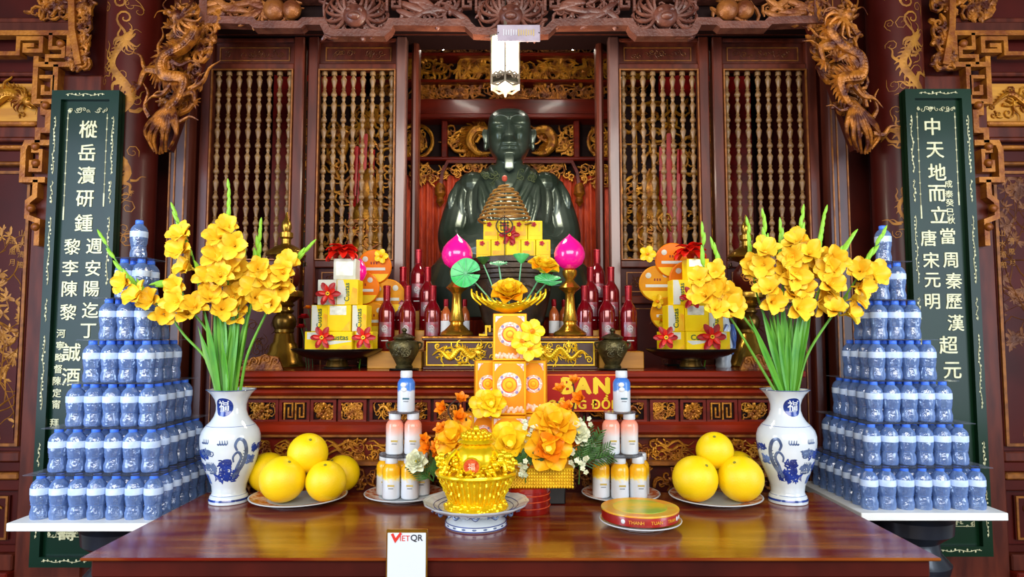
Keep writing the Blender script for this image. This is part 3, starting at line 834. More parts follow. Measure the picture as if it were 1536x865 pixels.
# ---- side walls: panelled partitions with gilt frets and painted trees
WD = 3.22
def side_wall(name, sx, label):
    w = struct(name, label, (0, WD, 0))
    X = lambda px: sx * abs(xat(px, 432, WD))        # px measured on the left-hand side
    def B(nm, m, p0, p1, y0, y1, d0=0., d1=.04, ch=.006, parent=None):
        a, b = sorted((X(p0), X(p1)))
        return MB().bx(a, b, -d1, -d0 + .02, zat(y1, WD), zat(y0, WD), ch).obj(nm, m, parent or w)
    a, b = sorted((sx * 3.4, sx * 1.86))
    MB().bx(a, b, .0, .06, 0, 4.2).obj('board', 'wall_red', w)
    L = -190
    for y0, y1, dd, m in ((-60, -28, .03, 'wall_red'), (33, 42, .05, 'door_wood'), (42, 58, .07, 'post_wood'), (112, 118, .04, 'door_wood'), (118, 124, .02, 'dark_red'), (186, 193, .05, 'fret_gold'), (193, 210, .035, 'door_wood'), (210, 216, .05, 'door_wood'), (222, 228, .055, 'fret_gold'),
                          (228, 246, .03, 'dark_red'), (246, 251, .05, 'line_gold'), (675, 690, .045, 'door_wood'), (690, 706, .03, 'dark_red'), (706, 716, .05, 'line_gold'), (716, 734, .03, 'dark_red'), (815, 826, .03, 'dark_red'), (826, 850, .06, 'door_wood'), (850, 900, .09, 'lacquer')):
        B('rail', m, L, 52 if y0 > 100 else 112, y0, y1, 0, dd)
    MB().bx(min(X(52), X(150)), max(X(52), X(150)), -.05, .02, 0, zat(118, WD), .008).obj('stile', 'door_wood', w)
    # upper dragon panel
    p = B('panel', 'ochre_wood', L, 50, 127, 183, 0, .012, 0)
    pw = abs(X(L) - X(50)); pz = zat(155, WD); ph = zat(127, WD) - zat(183, WD)
    cxp = (X(L) + X(50)) / 2
    g = dragon([(-.36, -.03), (-.26, .04), (-.14, -.04), (-.02, .04), (.12, -.03), (.24, .04), (.33, .0)], .022, 70 + sx, flames=16)
    scrolls(g, pw - .06, ph - .03, 46, 75 + sx, .005, .025, leaves=False)
    g.obj('carved_dragon', 'old_gold', p, TR(cxp, -.016, pz))
    # great painted panel
    p = B('panel', 'wall_red', L, 44, 258, 668, 0, .012, 0)
    fr = MB(); a, b = sorted((X(L), X(44)))
    frame_band(fr, a + .012, b - .012, zat(666, WD), zat(260, WD), .014, .02, -.012); fr.obj('gold_border', 'line_gold', p)
    g = random.Random(77 + sx); mb = MB()
    xin = X(20)
    for k in range(5):
        x0 = xin - sx * -.06 * k * 1.6
        vine(mb, sx * (abs(xin) + .02 + .14 * k), zat(662 - 10 * g.random(), WD), PI / 2 + g.uniform(-.35, .35), g.uniform(.45, .95), .006, 2, g, 0, .018)
    for k in range(9):
        cx2, cz2 = sx * (abs(X(30)) + g.uniform(.0, .6)), zat(g.uniform(285, 520), WD)
        vine(mb, cx2, cz2, g.uniform(0, 6.28), .2, .004, 2, g, 0, .018)
    lo_x, hi_x = min(X(L), X(44)) + .03, max(X(L), X(44)) - .03; lo_z, hi_z = zat(660, WD), zat(266, WD)
    mb.v = [(max(lo_x, min(hi_x, x)), max(-.004, min(.004, y)), max(lo_z, min(hi_z, z))) for x, y, z in mb.v]
    mb.obj('painted_tree', 'dim_gold' if sx > 0 else 'paint_gold', p, TR(0, -.013, 0))
    for k in range(2):
        for j in range(4 - k):
            link('inscription', text_mesh('山水清風月'[(j + 2 * k) % 5], .035, 'paint_gold', .0006), p, TR(X(32 - 13 * k), -.014, zat(350 + 16 * j + k * 12, WD)))
    # lower small panel
    p = B('panel', 'wall_red', L, 34, 742, 808, 0, .012, 0)
    fr = MB(); a, b = sorted((X(L), X(34))); frame_band(fr, a + .01, b - .01, zat(806, WD), zat(744, WD), .01, .015, -.012); fr.obj('gold_border', 'line_gold', p)
    scrolls(MB(), abs(X(L) - X(34)) - .06, zat(748, WD) - zat(802, WD), 34, 88 + sx, .005, .04, leaves=False).obj('painted_scroll', 'paint_gold' if sx < 0 else 'dim_gold', p, TR((a + b) / 2, -.014, zat(775, WD)))
    # gilt fret: a level run and a hanging leg
    fy = -.07
    def fret(nm, path, wd=.024):
        MB().band([(X(q[0]), zat(q[1], WD), fy) for q in path], wd, .05).obj(nm, 'fret_gold', w)
    fret('fret_bar', [(L, 62), (106, 62), (106, 108), (58, 108), (58, 96)])
    fret('fret_bar', [(L, 92), (30, 92), (30, 70), (64, 70), (64, 88), (40, 88), (40, 80), (54, 80)], .02)
    fret('fret_bar', [(78, 62), (78, 84), (98, 84), (98, 96), (74, 96), (74, 108)], .018)
    fret('fret_bar', [(88, 108), (88, 162), (58, 162), (58, 112)], .024)
    fret('fret_bar', [(64, 126), (84, 126), (84, 150), (70, 150), (70, 138)], .017)
    fret('fret_bar', [(72, 162), (72, 178), (80, 178), (80, 204), (66, 204), (66, 222)], .026)
    fret('fret_bar', [(84, 222), (50, 222), (46, 232), (46, 276), (80, 276)], .026)
    fret('fret_bar', [(58, 234), (72, 234), (72, 262), (58, 262), (58, 250), (66, 250)], .017)
    fret('fret_bar', [(66, 276), (66, 300), (56, 308), (56, 330), (72, 336), (72, 372)], .024)
    for bx_, by_ in ((94, 78), (76, 168), (64, 228), (66, 252), (62, 318), (70, 345)):
        MB().ball((0, 0, 0), (.02, .02, .02), 10, 6).obj('fret_boss', 'fret_gold', w, TR(X(bx_), fy - .025, zat(by_, WD)))
    # carved brackets in the upper corner
    scrolls(MB(), .24, .13, 22, 93 + sx, .011, .04).obj('carved_scroll', 'bracket_gold', w, TR(X(75), -.06, zat(20, WD)))
    scrolls(MB(), .10, .42, 26, 97 + sx, .012, .045).obj('carved_scroll', 'bracket_gold', w, TR(X(126), -.1, zat(55, WD)))
    MB().band([(X(112), zat(0, WD), -.1), (X(116), zat(60, WD), -.1), (X(128), zat(112, WD), -.1)], .03, .06).obj('bracket_rib', 'fret_gold', w)
    return w
side_wall('wall_left', -1, 'panelled red wall with gilt frets and painted trees on the left')
side_wall('wall_right', 1, 'panelled red wall with gilt frets and painted trees on the right')

# ================================================================== couplet boards
BRD = 2.925
def couplet(sx, m, label, chars):
    x0, x1 = (-2.05, -1.75) if sx < 0 else (1.752, 2.045)
    z0, z1 = zat(848 if sx < 0 else 832, BRD), zat(138 if sx < 0 else 136, BRD)
    cx = (x0 + x1) / 2; w = (x1 - x0) / 2; H = z1 - z0
    b = thing('couplet_board', label, 'sign', (cx, BRD, z0), 0, 'green couplet boards')
    MB().bx(-w, w, .0, .03, 0, H, .004).obj('board', m, b)
    fr = MB(); frame_band(fr, -w + .021, w - .021, .021, H - .021, .042, .03, -.008)
    f = fr.obj('frame', m, b)
    g = random.Random(sx + 10)
    def sprig(x, z, L, vert):
        q = MB(); k = max(5, int(L / .016))
        for i in range(k):
            a = (i + .5) / k * L - L / 2 ; o = g.uniform(-.005, .005)
            r = g.uniform(.0025, .005)
            q.ball((o if vert else a, 0, a if vert else o), (r, .0012, r * 1.3), 5, 3)
        pts = [V(.004 * math.sin(i * 1.3), 0, i / 12 * L - L / 2) if vert else V(i / 12 * L - L / 2, 0, .004 * math.sin(i * 1.3)) for i in range(13)]
        q.tube(pts, .0015, 4)
        q.obj('inlay_sprig', 'inlay_cream', f, TR(x, -.0245, z))
    for s in (-1, 1):
        for zc_, L in ((H - .25, .26), (H - .46, .10), (H - .72, .3), (H - .98, .10), (H - 1.25, .32), (H - 1.6, .1), (H - 1.85, .2)):
            sprig(s * (w - .021), zc_, L, True)
    sprig(0, H - .02, .17, False); sprig(0, .025, .19, False)
    def inlay(nm, pts, r=.0022):
        q = MB(); q.tube(pts, r, 4); q.obj(nm, 'inlay_cream', b, TR(0, -.002, 0))
    xi = w - .062
    for s in (-1, 1):
        q = MB(); q.tube([V(s * xi, 0, H - .10), V(s * xi, 0, H - (.52 if s > 0 else .58))], .0016, 4)
        for j in range(8):
            q.ball((s * xi, 0, H - .12 - .05 * j), (.004, .0015, .005), 6, 4)
        q.box((s * xi, 0, H - (.49 if s > 0 else .55)), (.006, .002, .06))
        q.obj('inlay_chain', 'inlay_cream', b, TR(0, -.001, 0))
    q = MB(); scrolls(q, 2 * xi, .022, 14, 5 + sx, .002, .010, leaves=False); q.obj('inlay_garland', 'inlay_cream', b, TR(0, -.002, H - .085))
    q = MB(); scrolls(q, 2 * xi, .026, 12, 7 + sx, .002, .010, leaves=False); q.obj('inlay_garland', 'inlay_cream', b, TR(0, -.002, .13))
    inlay('inlay_line', [V(-xi, 0, .30), V(-xi, 0, .12), V(xi, 0, .12), V(xi, 0, .30)])
    for ch, px, py, sz in chars:
        p = at(px, py, BRD)
        link('character', text_mesh(ch, sz, 'inlay_cream', .0015, 0., None, 1., sz * .016), b, TR(p.x - cx, -.0015, p.z - z0))
S, T_, U = .083, .075, .040
couplet(-1, 'board_green', 'tall dark green couplet board with cream Chinese characters behind the left bottle pyramid', [
    ('樅', 133, 194, S), ('岳', 131, 229, S), ('瀆', 130, 263, S), ('研', 128, 298, S), ('鍾', 126, 334, S),
    ('週', 142, 369, T_), ('安', 140, 402, T_), ('陽', 138, 433, T_), ('迄', 136, 465, T_), ('丁', 133, 496, T_),
    ('黎', 109, 370, T_), ('李', 106, 402, T_), ('陳', 105, 433, T_), ('黎', 103, 468, T_), ('誠', 108, 528, S), ('酒', 107, 565, S),
    ('河', 92, 500, U), ('寧', 91, 518, U), ('略', 90, 536, U), ('督', 88, 553, U), ('陳', 86, 571, U), ('定', 86, 589, U), ('甯', 85, 606, U), ('拜', 82, 634, U), ('壽', 101, 796, .085)])
couplet(1, 'board_green_right', 'tall dark green couplet board with cream Chinese characters behind the right bottle pyramid', [
    ('中', 1398, 190, S), ('天', 1402, 225, S), ('地', 1405, 258, S), ('而', 1405, 290, S), ('立', 1408, 322, S),
    ('成', 1422, 276, U * .9), ('泰', 1423, 291, U * .9), ('癸', 1424, 304, U * .9), ('巳', 1425, 318, U * .9), ('秋', 1426, 330, U * .9),
    ('當', 1421, 354, T_), ('周', 1425, 390, T_), ('秦', 1430, 421, T_), ('歷', 1430, 452, T_), ('漢', 1433, 484, T_),
    ('唐', 1392, 357, T_), ('宋', 1396, 390, T_), ('元', 1398, 420, T_), ('明', 1398, 452, T_), ('超', 1422, 517, S), ('元', 1428, 555, S)])

# ================================================================== lantern and name plate
p = at(758, 94, 2.96)
t = thing('hanging_lantern', 'glowing white hexagonal lantern hanging above the statue', 'lantern', p)
hx = [(.068 * math.sin(k * PI / 3), .068 * math.cos(k * PI / 3)) for k in range(6)]
for k in range(6):
    a, b = hx[k], hx[(k + 1) % 6]
    MB().sheet([[(a[0], a[1], -.075), (b[0], b[1], -.075)], [(a[0], a[1], .10), (b[0], b[1], .10)]]).obj('pane', 'lantern_glow', t, None, 0)
    MB().tube([V(a[0] * 1.05, a[1] * 1.05, -.115), V(a[0] * 1.05, a[1] * 1.05, .105)], .005, 6).obj('corner_post', 'lantern_metal', t)
    mx, my = (a[0] + b[0]) / 2, (a[1] + b[1]) / 2; ang = math.atan2(b[1] - a[1], b[0] - a[0])
    q = MB(); q.band([(-.034, 0, 0.), (-.012, .014, 0.), (0, .004, 0.), (.012, .014, 0.), (.034, 0, 0.)], .008, .006); q.band([(-.034, -.036, 0.), (0, -.05, 0.), (.034, -.036, 0.)], .008, .006); scrolls(q, .06, .03, 5, k, .0022, .011, leaves=False)
    q.obj('apron_fret', 'lantern_metal', t, TR(mx * 1.04, my * 1.04, -.075) @ RZ(ang))
for z, r in ((.104, .078), (-.078, .072), (-.112, .066)):
    MB().lathe([(r, 0), (r, .008)], 6, (0, 0, z), RZ(PI / 6)).obj('rim', 'lantern_metal', t)
MB().lathe([(.078, .108), (.06, .113), (.012, .118), (.006, .22)], 6, (0, 0, 0), RZ(PI / 6)).obj('roof', 'lantern_metal', t)
MB().lathe([(.055, -.112), (.03, -.125), (.012, -.14), (.004, -.16)], 6, (0, 0, 0), RZ(PI / 6)).obj('finial', 'lantern_metal', t)
MB().tube([V(0, 0, .2), V(0, 0, .6)], .003, 5).obj('chain', 'iron', t)
lp = bpy.data.lights.new('lantern_bulb', 'POINT'); lp.energy = 22; lp.color = (1, .9, .72); lp.shadow_soft_size = .1
lo = bpy.data.objects.new('lantern_bulb', lp); COL.objects.link(lo); lo.location = p + V(0, 0, -.26)

p = at(778, 50, 2.86)
t = thing('name_plate', 'pale lilac metal name plate fixed to the valance above the lantern', 'plaque', (p.x, 2.86, p.z))
MB().box((0, .05, .02), (.04, .1, .02), .003).obj('bracket', 'iron', t)
MB().box((0, 0, 0), (.190, .012, .074), .002).obj('plate', 'plate_metal', t)
for k in range(13):
    MB().box((-.066 + .011 * k, -.008, .0), (.0035, .003, .024 if k % 3 else .03)).obj('engraved_stroke', 'plate_gilt' if k > 5 else 'white_paper', t)
for s in (-1, 1):
    MB().ball((s * .09, -.007, 0), .003, 6, 4).obj('screw', 'iron', t)

# ================================================================== front altar table
TZ = .90
TX0, TX1, TY0, TY1 = -1.168, 1.160, 1.845, 2.60
t = thing('altar_table', 'long glossy red-brown lacquered wooden table in the foreground', 'table', (0, 0, 0))
MB().bx(TX0, TX1, TY0, TY1, TZ - .009, TZ, .003).obj('table_top', 'table_wood', t)
MB().bx(TX0 + .02, TX1 - .02, TY0 + .018, TY1 - .02, TZ - .060, TZ - .009, .006).obj('moulding', 'dark_red', t)
MB().bx(TX0 + .045, TX1 - .045, TY0 + .04, TY1 - .04, TZ - .12, TZ - .060, .004).obj('apron', 'dark_red', t)
MB().bx(TX0 + .03, TX1 - .03, TY0 + .028, TY1 - .03, TZ - .145, TZ - .12, .006).obj('moulding', 'lacquer', t)
for x in (TX0 + .1, TX1 - .1):
    for y in (TY0 + .1, TY1 - .1):
        MB().box((x, y, (TZ - .145) / 2), (.09, .09, TZ - .145), .01).obj('leg', 'lacquer', t)

# ================================================================== stepped carved altar behind it
AD, AZ = 2.62, 1.36
AX0, AX1 = -1.17, 1.15
t = thing('carved_altar', 'tall red and gold altar with carved friezes behind the table', 'altar', (0, 0, 0))
def layer(nm, m, y0, y1, d, ch=.006, zz=None):
    za, zb_ = (zat(y1, AD), zat(y0, AD)) if zz is None else zz
    ins = d - AD
    return MB().bx(AX0 + ins * .8, AX1 - ins * .8, d, 3.16, za, zb_, ch).obj(nm, m, t)
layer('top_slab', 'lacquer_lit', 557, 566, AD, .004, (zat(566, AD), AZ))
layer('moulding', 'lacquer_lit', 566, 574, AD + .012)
layer('moulding', 'lacquer', 574, 579, AD + .03)
layer('gilt_fillet', 'old_gold', 579, 582, AD + .02, .002)
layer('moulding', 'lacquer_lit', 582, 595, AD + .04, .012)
layer('gilt_fillet', 'line_gold', 595, 599, AD + .035, .002)
layer('frieze_back', 'dark_red', 599, 634, AD + .075, 0)
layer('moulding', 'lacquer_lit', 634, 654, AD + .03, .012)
layer('gilt_fillet', 'line_gold', 654, 658, AD + .035, .002)
layer('frieze_back', 'lacquer', 658, 693, AD + .07, 0)
layer('gilt_fillet', 'line_gold', 693, 700, AD + .02, .002)
layer('base_board', 'dark_red', 700, 765, AD + .06, 0, (0, zat(700, AD)))
fz0, fz1 = zat(634, AD + .05), zat(599, AD + .05); fh = fz1 - fz0
# upper frieze: framed panels, mirrored about the axis
half = [(.10, .15, 'flower'), (.24, .10, 'leaf'), (.43, .23, 'dragon'), (.62, .10, 'leaf'), (.735, .09, 'flower'), (.85, .11, 'key'), (.98, .12, 'flower'), (1.09, .08, 'key')]
def frieze_panel(x, w, kind, sd):
    f = MB(); frame_band(f, -w / 2, w / 2, -fh / 2 + .006, fh / 2 - .006, .012, .02, 0)
    p = f.obj('frieze_frame', 'lacquer', t, TR(x, AD + .066, (fz0 + fz1) / 2))
    MB().box((0, .008, 0), (w, .006, fh)).obj('frieze_field', 'dark_backing', p)
    mb = MB(); w2, h2 = w - .016, fh - .02
    if kind == 'flower':
        for r, n_ in ((.026, 8), (.014, 6)):
            for k in range(n_):
                a = 2 * PI * k / n_
                mb.ball((0, 0, 0), (r * .3, .006, r * .5), 6, 4, TR(r * math.cos(a), -.003, r * math.sin(a)) @ RY(PI / 2 - a))
        mb.ball((0, -.006, 0), .008, 8, 5); scrolls(mb, w2, h2, 12, sd, .0042, .02)
    elif kind == 'leaf': scrolls(mb, w2, h2, 18, sd, .005, .022)
    elif kind == 'key':
        for k in range(max(1, int(w2 / .045))):
            xx = -w2 / 2 + .022 + k * .045
            mb.band([(xx - .016, -h2 / 2, 0.), (xx - .016, h2 / 2 - .006, 0.), (xx + .016, h2 / 2 - .006, 0.), (xx + .016, -h2 / 2 + .012, 0.), (xx, -h2 / 2 + .012, 0.), (xx, h2 / 2 - .022, 0.)], .006, .012)
    else:
        s = 1 if x < 0 else -1
        mb = dragon([(s * -w * .42, -.01), (s * -w * .28, .018), (s * -w * .12, -.016), (s * .02, .016), (s * w * .17, -.012), (s * w * .3, .012)], .010, sd, flames=10, n=6)
        scrolls(mb, w2, h2, 18, sd, .0042, .018)
    mb.obj('frieze_carving', 'old_gold', p)
for i, (x, w, kind) in enumerate(half):
    for s in (-1, 1):
        frieze_panel(CX + s * x, w, kind, 20 + i * 2 + (s > 0))
# lower frieze: clouds
mb0, mb1 = zat(693, AD + .05), zat(658, AD + .05)
for k in range(12):
    x = CX - 1.03 + k * .187; g = random.Random(k + 40); mb = MB()
    for j in range(4):
        pts = [V(-.085 + .17 * i / 8, 0, (j - 1.5) * .018 + .012 * math.sin(i * 1.6 + j * 1.3 + k)) for i in range(9)]
        mb.tube(pts, lambda u: .005 * (.4 + math.sin(u * PI)), 5)
    scrolls(mb, .18, .08, 9, 140 + k, .0055, .026)
    mb.obj('cloud_carving', 'old_gold', t, TR(x, AD + .064, (mb0 + mb1) / 2))
    mb = scrolls(MB(), .18, .085, 13, 170 + k, .0055, .026)
    mb.obj('skirt_carving', 'carved_gold', t, TR(x, AD + .054, (zat(704, AD) + zat(738, AD)) / 2))
for s, px in ((-1, 398), (1, 1137)):
    mb = MB(); p = at(px, 546, AD + .07)
    for a, b, r in ((0, .012, .022), (s * .045, .004, .017), (s * -.04, .006, .018), (s * .085, -.004, .012)):
        mb.tube(spiral(a, b, r, 1.4, s, 0 if s > 0 else PI, 0, r), .004, 5)
    mb.prism([(-.07, -.03), (.11, -.03), (.10, -.005), (.06, .015), (0, .03), (-.05, .02)] if s > 0 else [(-.11, -.03), (.07, -.03), (.05, .02), (0, .03), (-.06, .015), (-.10, -.005)], .002, .02)
    tag(mb.obj('scroll_ornament', 'carved_gold', None, TR(p.x, p.y, AZ + .031)), 'carved cloud scroll at the %s end of the altar top' % ('left' if s < 0 else 'right'), 'carving', 'altar end scrolls')

# ================================================================== dragon plinth on the altar
PD, PZ = 2.74, 1.497
px0, px1 = xat(634, 530, PD), xat(897, 530, PD); pc = (px0 + px1) / 2; pw = (px1 - px0) / 2
t = thing('dragon_plinth', 'small plum-coloured stand with two bright gold relief dragons, under the lotus lamps', 'stand', (pc, PD, AZ))
H = PZ - AZ
MB().bx(-pw + .012, pw - .012, .012, .13, 0, H - .018, 0).obj('body', 'plum_wood', t)
MB().bx(-pw - .004, pw + .004, 0, .135, H - .020, H, .004).obj('top_board', 'plum_wood', t)
MB().bx(-.295, .295, .13, .40, 0, H, 0).obj('rear_block', 'plum_wood', t)
MB().bx(-pw - .006, pw + .006, -.004, .0, H - .010, H - .002, .001).obj('gilt_edge', 'old_gold', t)
MB().bx(-pw, pw, .0, .13, 0, .012, .003).obj('foot_rail', 'plum_wood', t)
for s in (-1, 1):
    f = MB(); a, b = sorted((s * (pw - .016), s * .07)); frame_band(f, a, b, .018, H - .026, .005, .01, .008); f.obj('gilt_frame', 'bright_gold', t)
    L = pw - .09; c = s * (L / 2 + .065)
    d = dragon([(c + s * L * .45, .028 + .03), (c + s * L * .33, .075), (c + s * L * .18, .045), (c + s * L * .02, .085), (c - s * L * .14, .05), (c - s * L * .25, .08)], .0085, 90 + s, flames=12, hs=1.25, legs=(.25, .5, .75))
    d.obj('dragon_relief', 'bright_gold', t, TR(0, .008, 0))
    d = MB(); scrolls(d, L, H - .055, 12, 95 + s, .004, .018, leaves=False)
    d.obj('cloud_relief', 'bright_gold', t, TR(c, .008, H / 2))
MB().bx(-.115, .115, .03, .3, H, H + .018, .003).obj('step', 'plum_wood', t)
MB().bx(-.09, .09, .05, .3, H + .018, H + .034, .003).obj('step', 'plum_wood', t)
for s in (-1, 1):
    MB().band([(s * .13, .0, 0.), (s * .10, .0, 0.), (s * .10, .035, 0.), (s * .085, .035, 0.), (s * .085, .012, 0.)], .009, .012).obj('gilt_key', 'bright_gold', t, TR(0, .025, H + .004))

# ================================================================== big bronze incense bowl with boxes on it
bxx = xat(770, 450, 2.92); BZ = PZ + .034
t = thing('incense_bowl', 'large dark bronze incense bowl standing behind the yellow lotus', 'bowl', (bxx, 2.92, BZ))
prof = [(.10, 0), (.125, .008), (.135, .03), (.155, .11), (.17, .2), (.176, .255), (.176, .27), (.187, .275), (.187, .297), (.178, .30), (.165, .295), (.16, .27), (.155, .24), (.01, .235)]
MB().lathe(prof, 48).obj('vessel', 'bowl_bronze', t)
for z, r in ((.225, .1745), (.205, .172), (.245, .1765)):
    MB().lathe([(r, 0), (r + .004, .003), (r, .006)], 48, (0, 0, z)).obj('raised_ring', 'bowl_bronze', t)
d = dragon([(-.2, .02), (-.12, .06), (-.04, .0), (.05, .06), (.14, .02), (.2, .06)], .009, 5, flames=8)
d.v = [((.158 + .05 * (z) - y * .5) * math.sin(x / .16), -(.158 + .05 * z - y * .5) * math.cos(x / .16), z + .12) for x, y, z in d.v]
d.obj('dragon_relief', 'bowl_bronze', t)
MB().lathe([(.158, 0), (.158, .012)], 32, (0, 0, .285)).obj('cover_board', 'dark_brass', t)
BOX_Z = BZ + .297

# yellow biscuit boxes stacked on the bowl
w_, h_ = .0645, .084
bp = MB().box((0, 0, h_ / 2), (w_ - .002, .12, h_ - .001), .0015).mesh('carton', 'yellow_box')
fl_me = bloom(MB(), 5, .012, .009, .1, .4, 1.2).mesh('printed_flower', 'poinsettia', 0)
for tier, (n_, z, dd) in enumerate(((5, BOX_Z, 2.92), (4, BOX_Z + h_, 2.93))):
    for k in range(n_):
        x = bxx + (k - (n_ - 1) / 2) * w_ - (.002 if tier else 0)
        ordn = ('first', 'second', 'third', 'fourth', 'fifth')[k]
        t = thing('biscuit_box', 'yellow carton, %s from the left in the %s row on the incense bowl' % (ordn, 'upper' if tier else 'lower'), 'box', (x, dd, z), 0, 'yellow cartons on the incense bowl')
        link('carton', bp, t)
        MB().box((0, -.061, h_ * .33), (.05, .002, .018)).obj('printed_panel', 'box_orange' if (k + tier) % 2 else 'yellow_box', t)
        MB().box((.018, -.0608, h_ * .6), (.008, .0015, .05)).obj('side_print', 'box_orange', t)
        link('printed_flower', fl_me, t, TR(-.006, -.062, h_ * .8) @ RX(PI / 2))
def poinsettia(name, label, loc, size, group=None, tilt=0., mats=('poinsettia', 'poinsettia')):
    t = thing(name, label, 'flower', loc, 0, group); t.rotation_euler = (PI / 2 + tilt, 0, 0)
    for ring, (n_, L, tl) in enumerate(((6, 1., 1.35), (5, .7, 1.05))):
        me = MB().sheet(petal_rows(size * L, size * .56 * L, .15, .5, 5, 5, 0, .35, .2)).mesh('petal', mats[ring], 0)
        for k in range(n_):
            link('petal', me, t, RZ(2 * PI * k / n_ + ring * .5) @ TR(.004, 0, .003 + .003 * ring) @ RY(tl))
    q = MB()
    for k in range(7):
        q.ball((.006 * math.cos(k * .9), .006 * math.sin(k * .9), .012), .004, 6, 4)
    q.obj('flower_centre', 'bright_gold', t)
    return t
p = at(764, 352, 2.85); poinsettia('artificial_poinsettia', 'dark red poinsettia on the yellow cartons of the incense bowl', (p.x, 2.855, p.z), .042)

# ================================================================== incense coil on its wire stand
p = at(757, 330, 2.80)
t = thing('incense_coil', 'conical tan incense coil hanging on a wire stand before the statue', 'incense', (p.x, 2.80, PZ + .018))
zc0, zc1 = zat(333, 2.8) - PZ - .018, zat(278, 2.8) - PZ - .018
pts = []
for i in range(9 * 28 + 1):
    q = i / (9 * 28); a = q * 9 * 2 * PI; r = .112 * (1 - q) ** .8 + .018 * q
    r = .115 - .075 * q if q < .8 else .055 - .20 * (q - .8)
    pts.append(V(r * math.cos(a), r * math.sin(a), zc0 + (zc1 - zc0) * q))
MB().tube(pts, .0048, 6).obj('coil', 'coil_tan', t)
MB().tube([V(0, 0, 0), V(0, 0, zc1 + .03)], .0022, 6).obj('wire_rod', 'iron', t)
MB().lathe([(.05, 0), (.05, .004), (.012, .008), (.004, .02)], 20).obj('wire_foot', 'iron', t)
MB().ball((0, 0, zc1 + .03), (.012, .012, .014), 10, 6).obj('clay_bead', 'clay_red', t)
q = MB(); q.tube([V(.033 * math.cos(a), 0, .033 * math.sin(a)) for a in [2 * PI * k / 24 for k in range(25)]], .0028, 5)
q.band([(-.02, .012, 0.), (.02, .012, 0.)], .004, .004); q.band([(-.02, 0, 0.), (.02, 0, 0.)], .004, .004); q.band([(-.014, -.018, 0.), (-.014, .02, 0.)], .004, .004); q.band([(.014, -.018, 0.), (.014, .02, 0.)], .004, .004); q.band([(0, -.03, 0.), (0, .03, 0.)], .004, .004); q.band([(-.014, -.018, 0.), (.014, -.018, 0.)], .004, .004)
q.obj('longevity_medallion', 'iron', t, TR(0, -.118, zc0 - .035))
MB().tube([V(0, -.118, zc0 - .004), V(0, -.112, zc0 + .004)], .002, 5).obj('medallion_hook', 'iron', t)

# ================================================================== lotus-bud lamps
t = thing('lotus_lamp', 'brass lamp with a glossy magenta lotus-bud globe, left of the incense bowl', 'lamp', (xat(685, 500, 2.806), 2.806, PZ), 0, 'magenta lotus lamps')
K = .0028
pr = [(24, 0), (25, 2), (24, 5), (18, 9), (14, 13), (10, 17), (10, 20), (12, 22), (11, 24), (8, 40), (6.5, 62), (9, 66), (13, 69), (17, 72), (13, 76), (9, 80), (6, 84), (11, 92), (11, 98), (7, 102)]
MB().lathe([(r * K, z * K) for r, z in pr], 32).obj('brass_stand', 'lamp_brass', t)
bp_ = [(4, 100), (11, 102), (19, 108), (23, 117), (23.5, 124), (21, 133), (15, 141), (8, 147), (3, 151), (.3, 154)]
MB().lathe([(r * K, z * K) for r, z in bp_], 32).obj('globe', 'pink_globe', t)
dup(t, (xat(855, 500, 2.806), 2.806, PZ), 0, 'brass lamp with a glossy magenta lotus-bud globe, right of the incense bowl')

# ================================================================== bronze ginger jars
def jar(px, label):
    d = 2.685
    t = thing('ginger_jar', label, 'jar', (xat(px, 553, d), d, AZ), 0, 'bronze ginger jars')
    MB().lathe([(.058, 0), (.06, .004), (.058, .008), (.02, .008)], 32).obj('saucer', 'black_lacquer', t)
    MB().lathe([(.033, .008), (.035, .014), (.03, .022), (.042, .045), (.058, .075), (.061, .098), (.054, .115), (.036, .123), (.034, .127)], 32).obj('body', 'jar_bronze', t)
    MB().lathe([(.044, .126), (.045, .131), (.034, .138), (.018, .145), (.008, .148), (.006, .152), (.011, .158), (.009, .165), (.001, .17)], 28).obj('lid', 'jar_bronze', t)
    for s in (-1, 1):
        MB().tube(catmull([V(s * .052, 0, .112), V(s * .07, 0, .108), V(s * .066, 0, .09), V(s * .058, 0, .086)], 4), .0045, 6).obj('handle', 'jar_bronze', t)
    scrolls(MB(), .07, .05, 12, px, .0022, .014).obj('relief', 'jar_bronze', t, TR(0, -.056, .08))
jar(606, 'squat dark bronze lidded jar on a black saucer, left front of the altar top')
jar(919, 'squat dark bronze lidded jar on a black saucer, right front of the altar top')

# ================================================================== wine on stepped wooden risers
wine = None
def wine_bottle(loc, label):
    global wine
    if wine is None:
        t = thing('wine_bottle', label, 'bottle', loc, 0, 'red wine bottles on the altar')
        MB().lathe([(.034, 0), (.037, .004), (.037, .165), (.035, .18), (.026, .198), (.017, .212), (.0145, .225), (.0145, .236)], 24).obj('glass', 'wine_glass', t)
        MB().lathe([(.0152, .222), (.0156, .24), (.0156, .276), (.0165, .277), (.0165, .284), (.014, .286)], 20).obj('capsule', 'wine_foil', t)
        q = MB(); rr = [[(.0376 * math.sin(a), -.0376 * math.cos(a), z) for a in [-.75 + .15 * k for k in range(11)]] for z in (.062, .125)]
        q.sheet(rr); q.obj('label', 'wine_label', t)
        q = MB(); scrolls(q, .024, .03, 5, 3, .0012, .01, leaves=False); q.obj('label_crest', 'white_paper', t, TR(0, -.0385, .098))
        MB().box((0, -.038, .045), (.03, .001, .004)).obj('label_print', 'white_paper', t)
        wine = t; return t
    return dup(wine, loc, 0, label)
rows_y = ((2.922, AZ + .0715), (2.998, AZ + .1616), (3.073, AZ + .25))
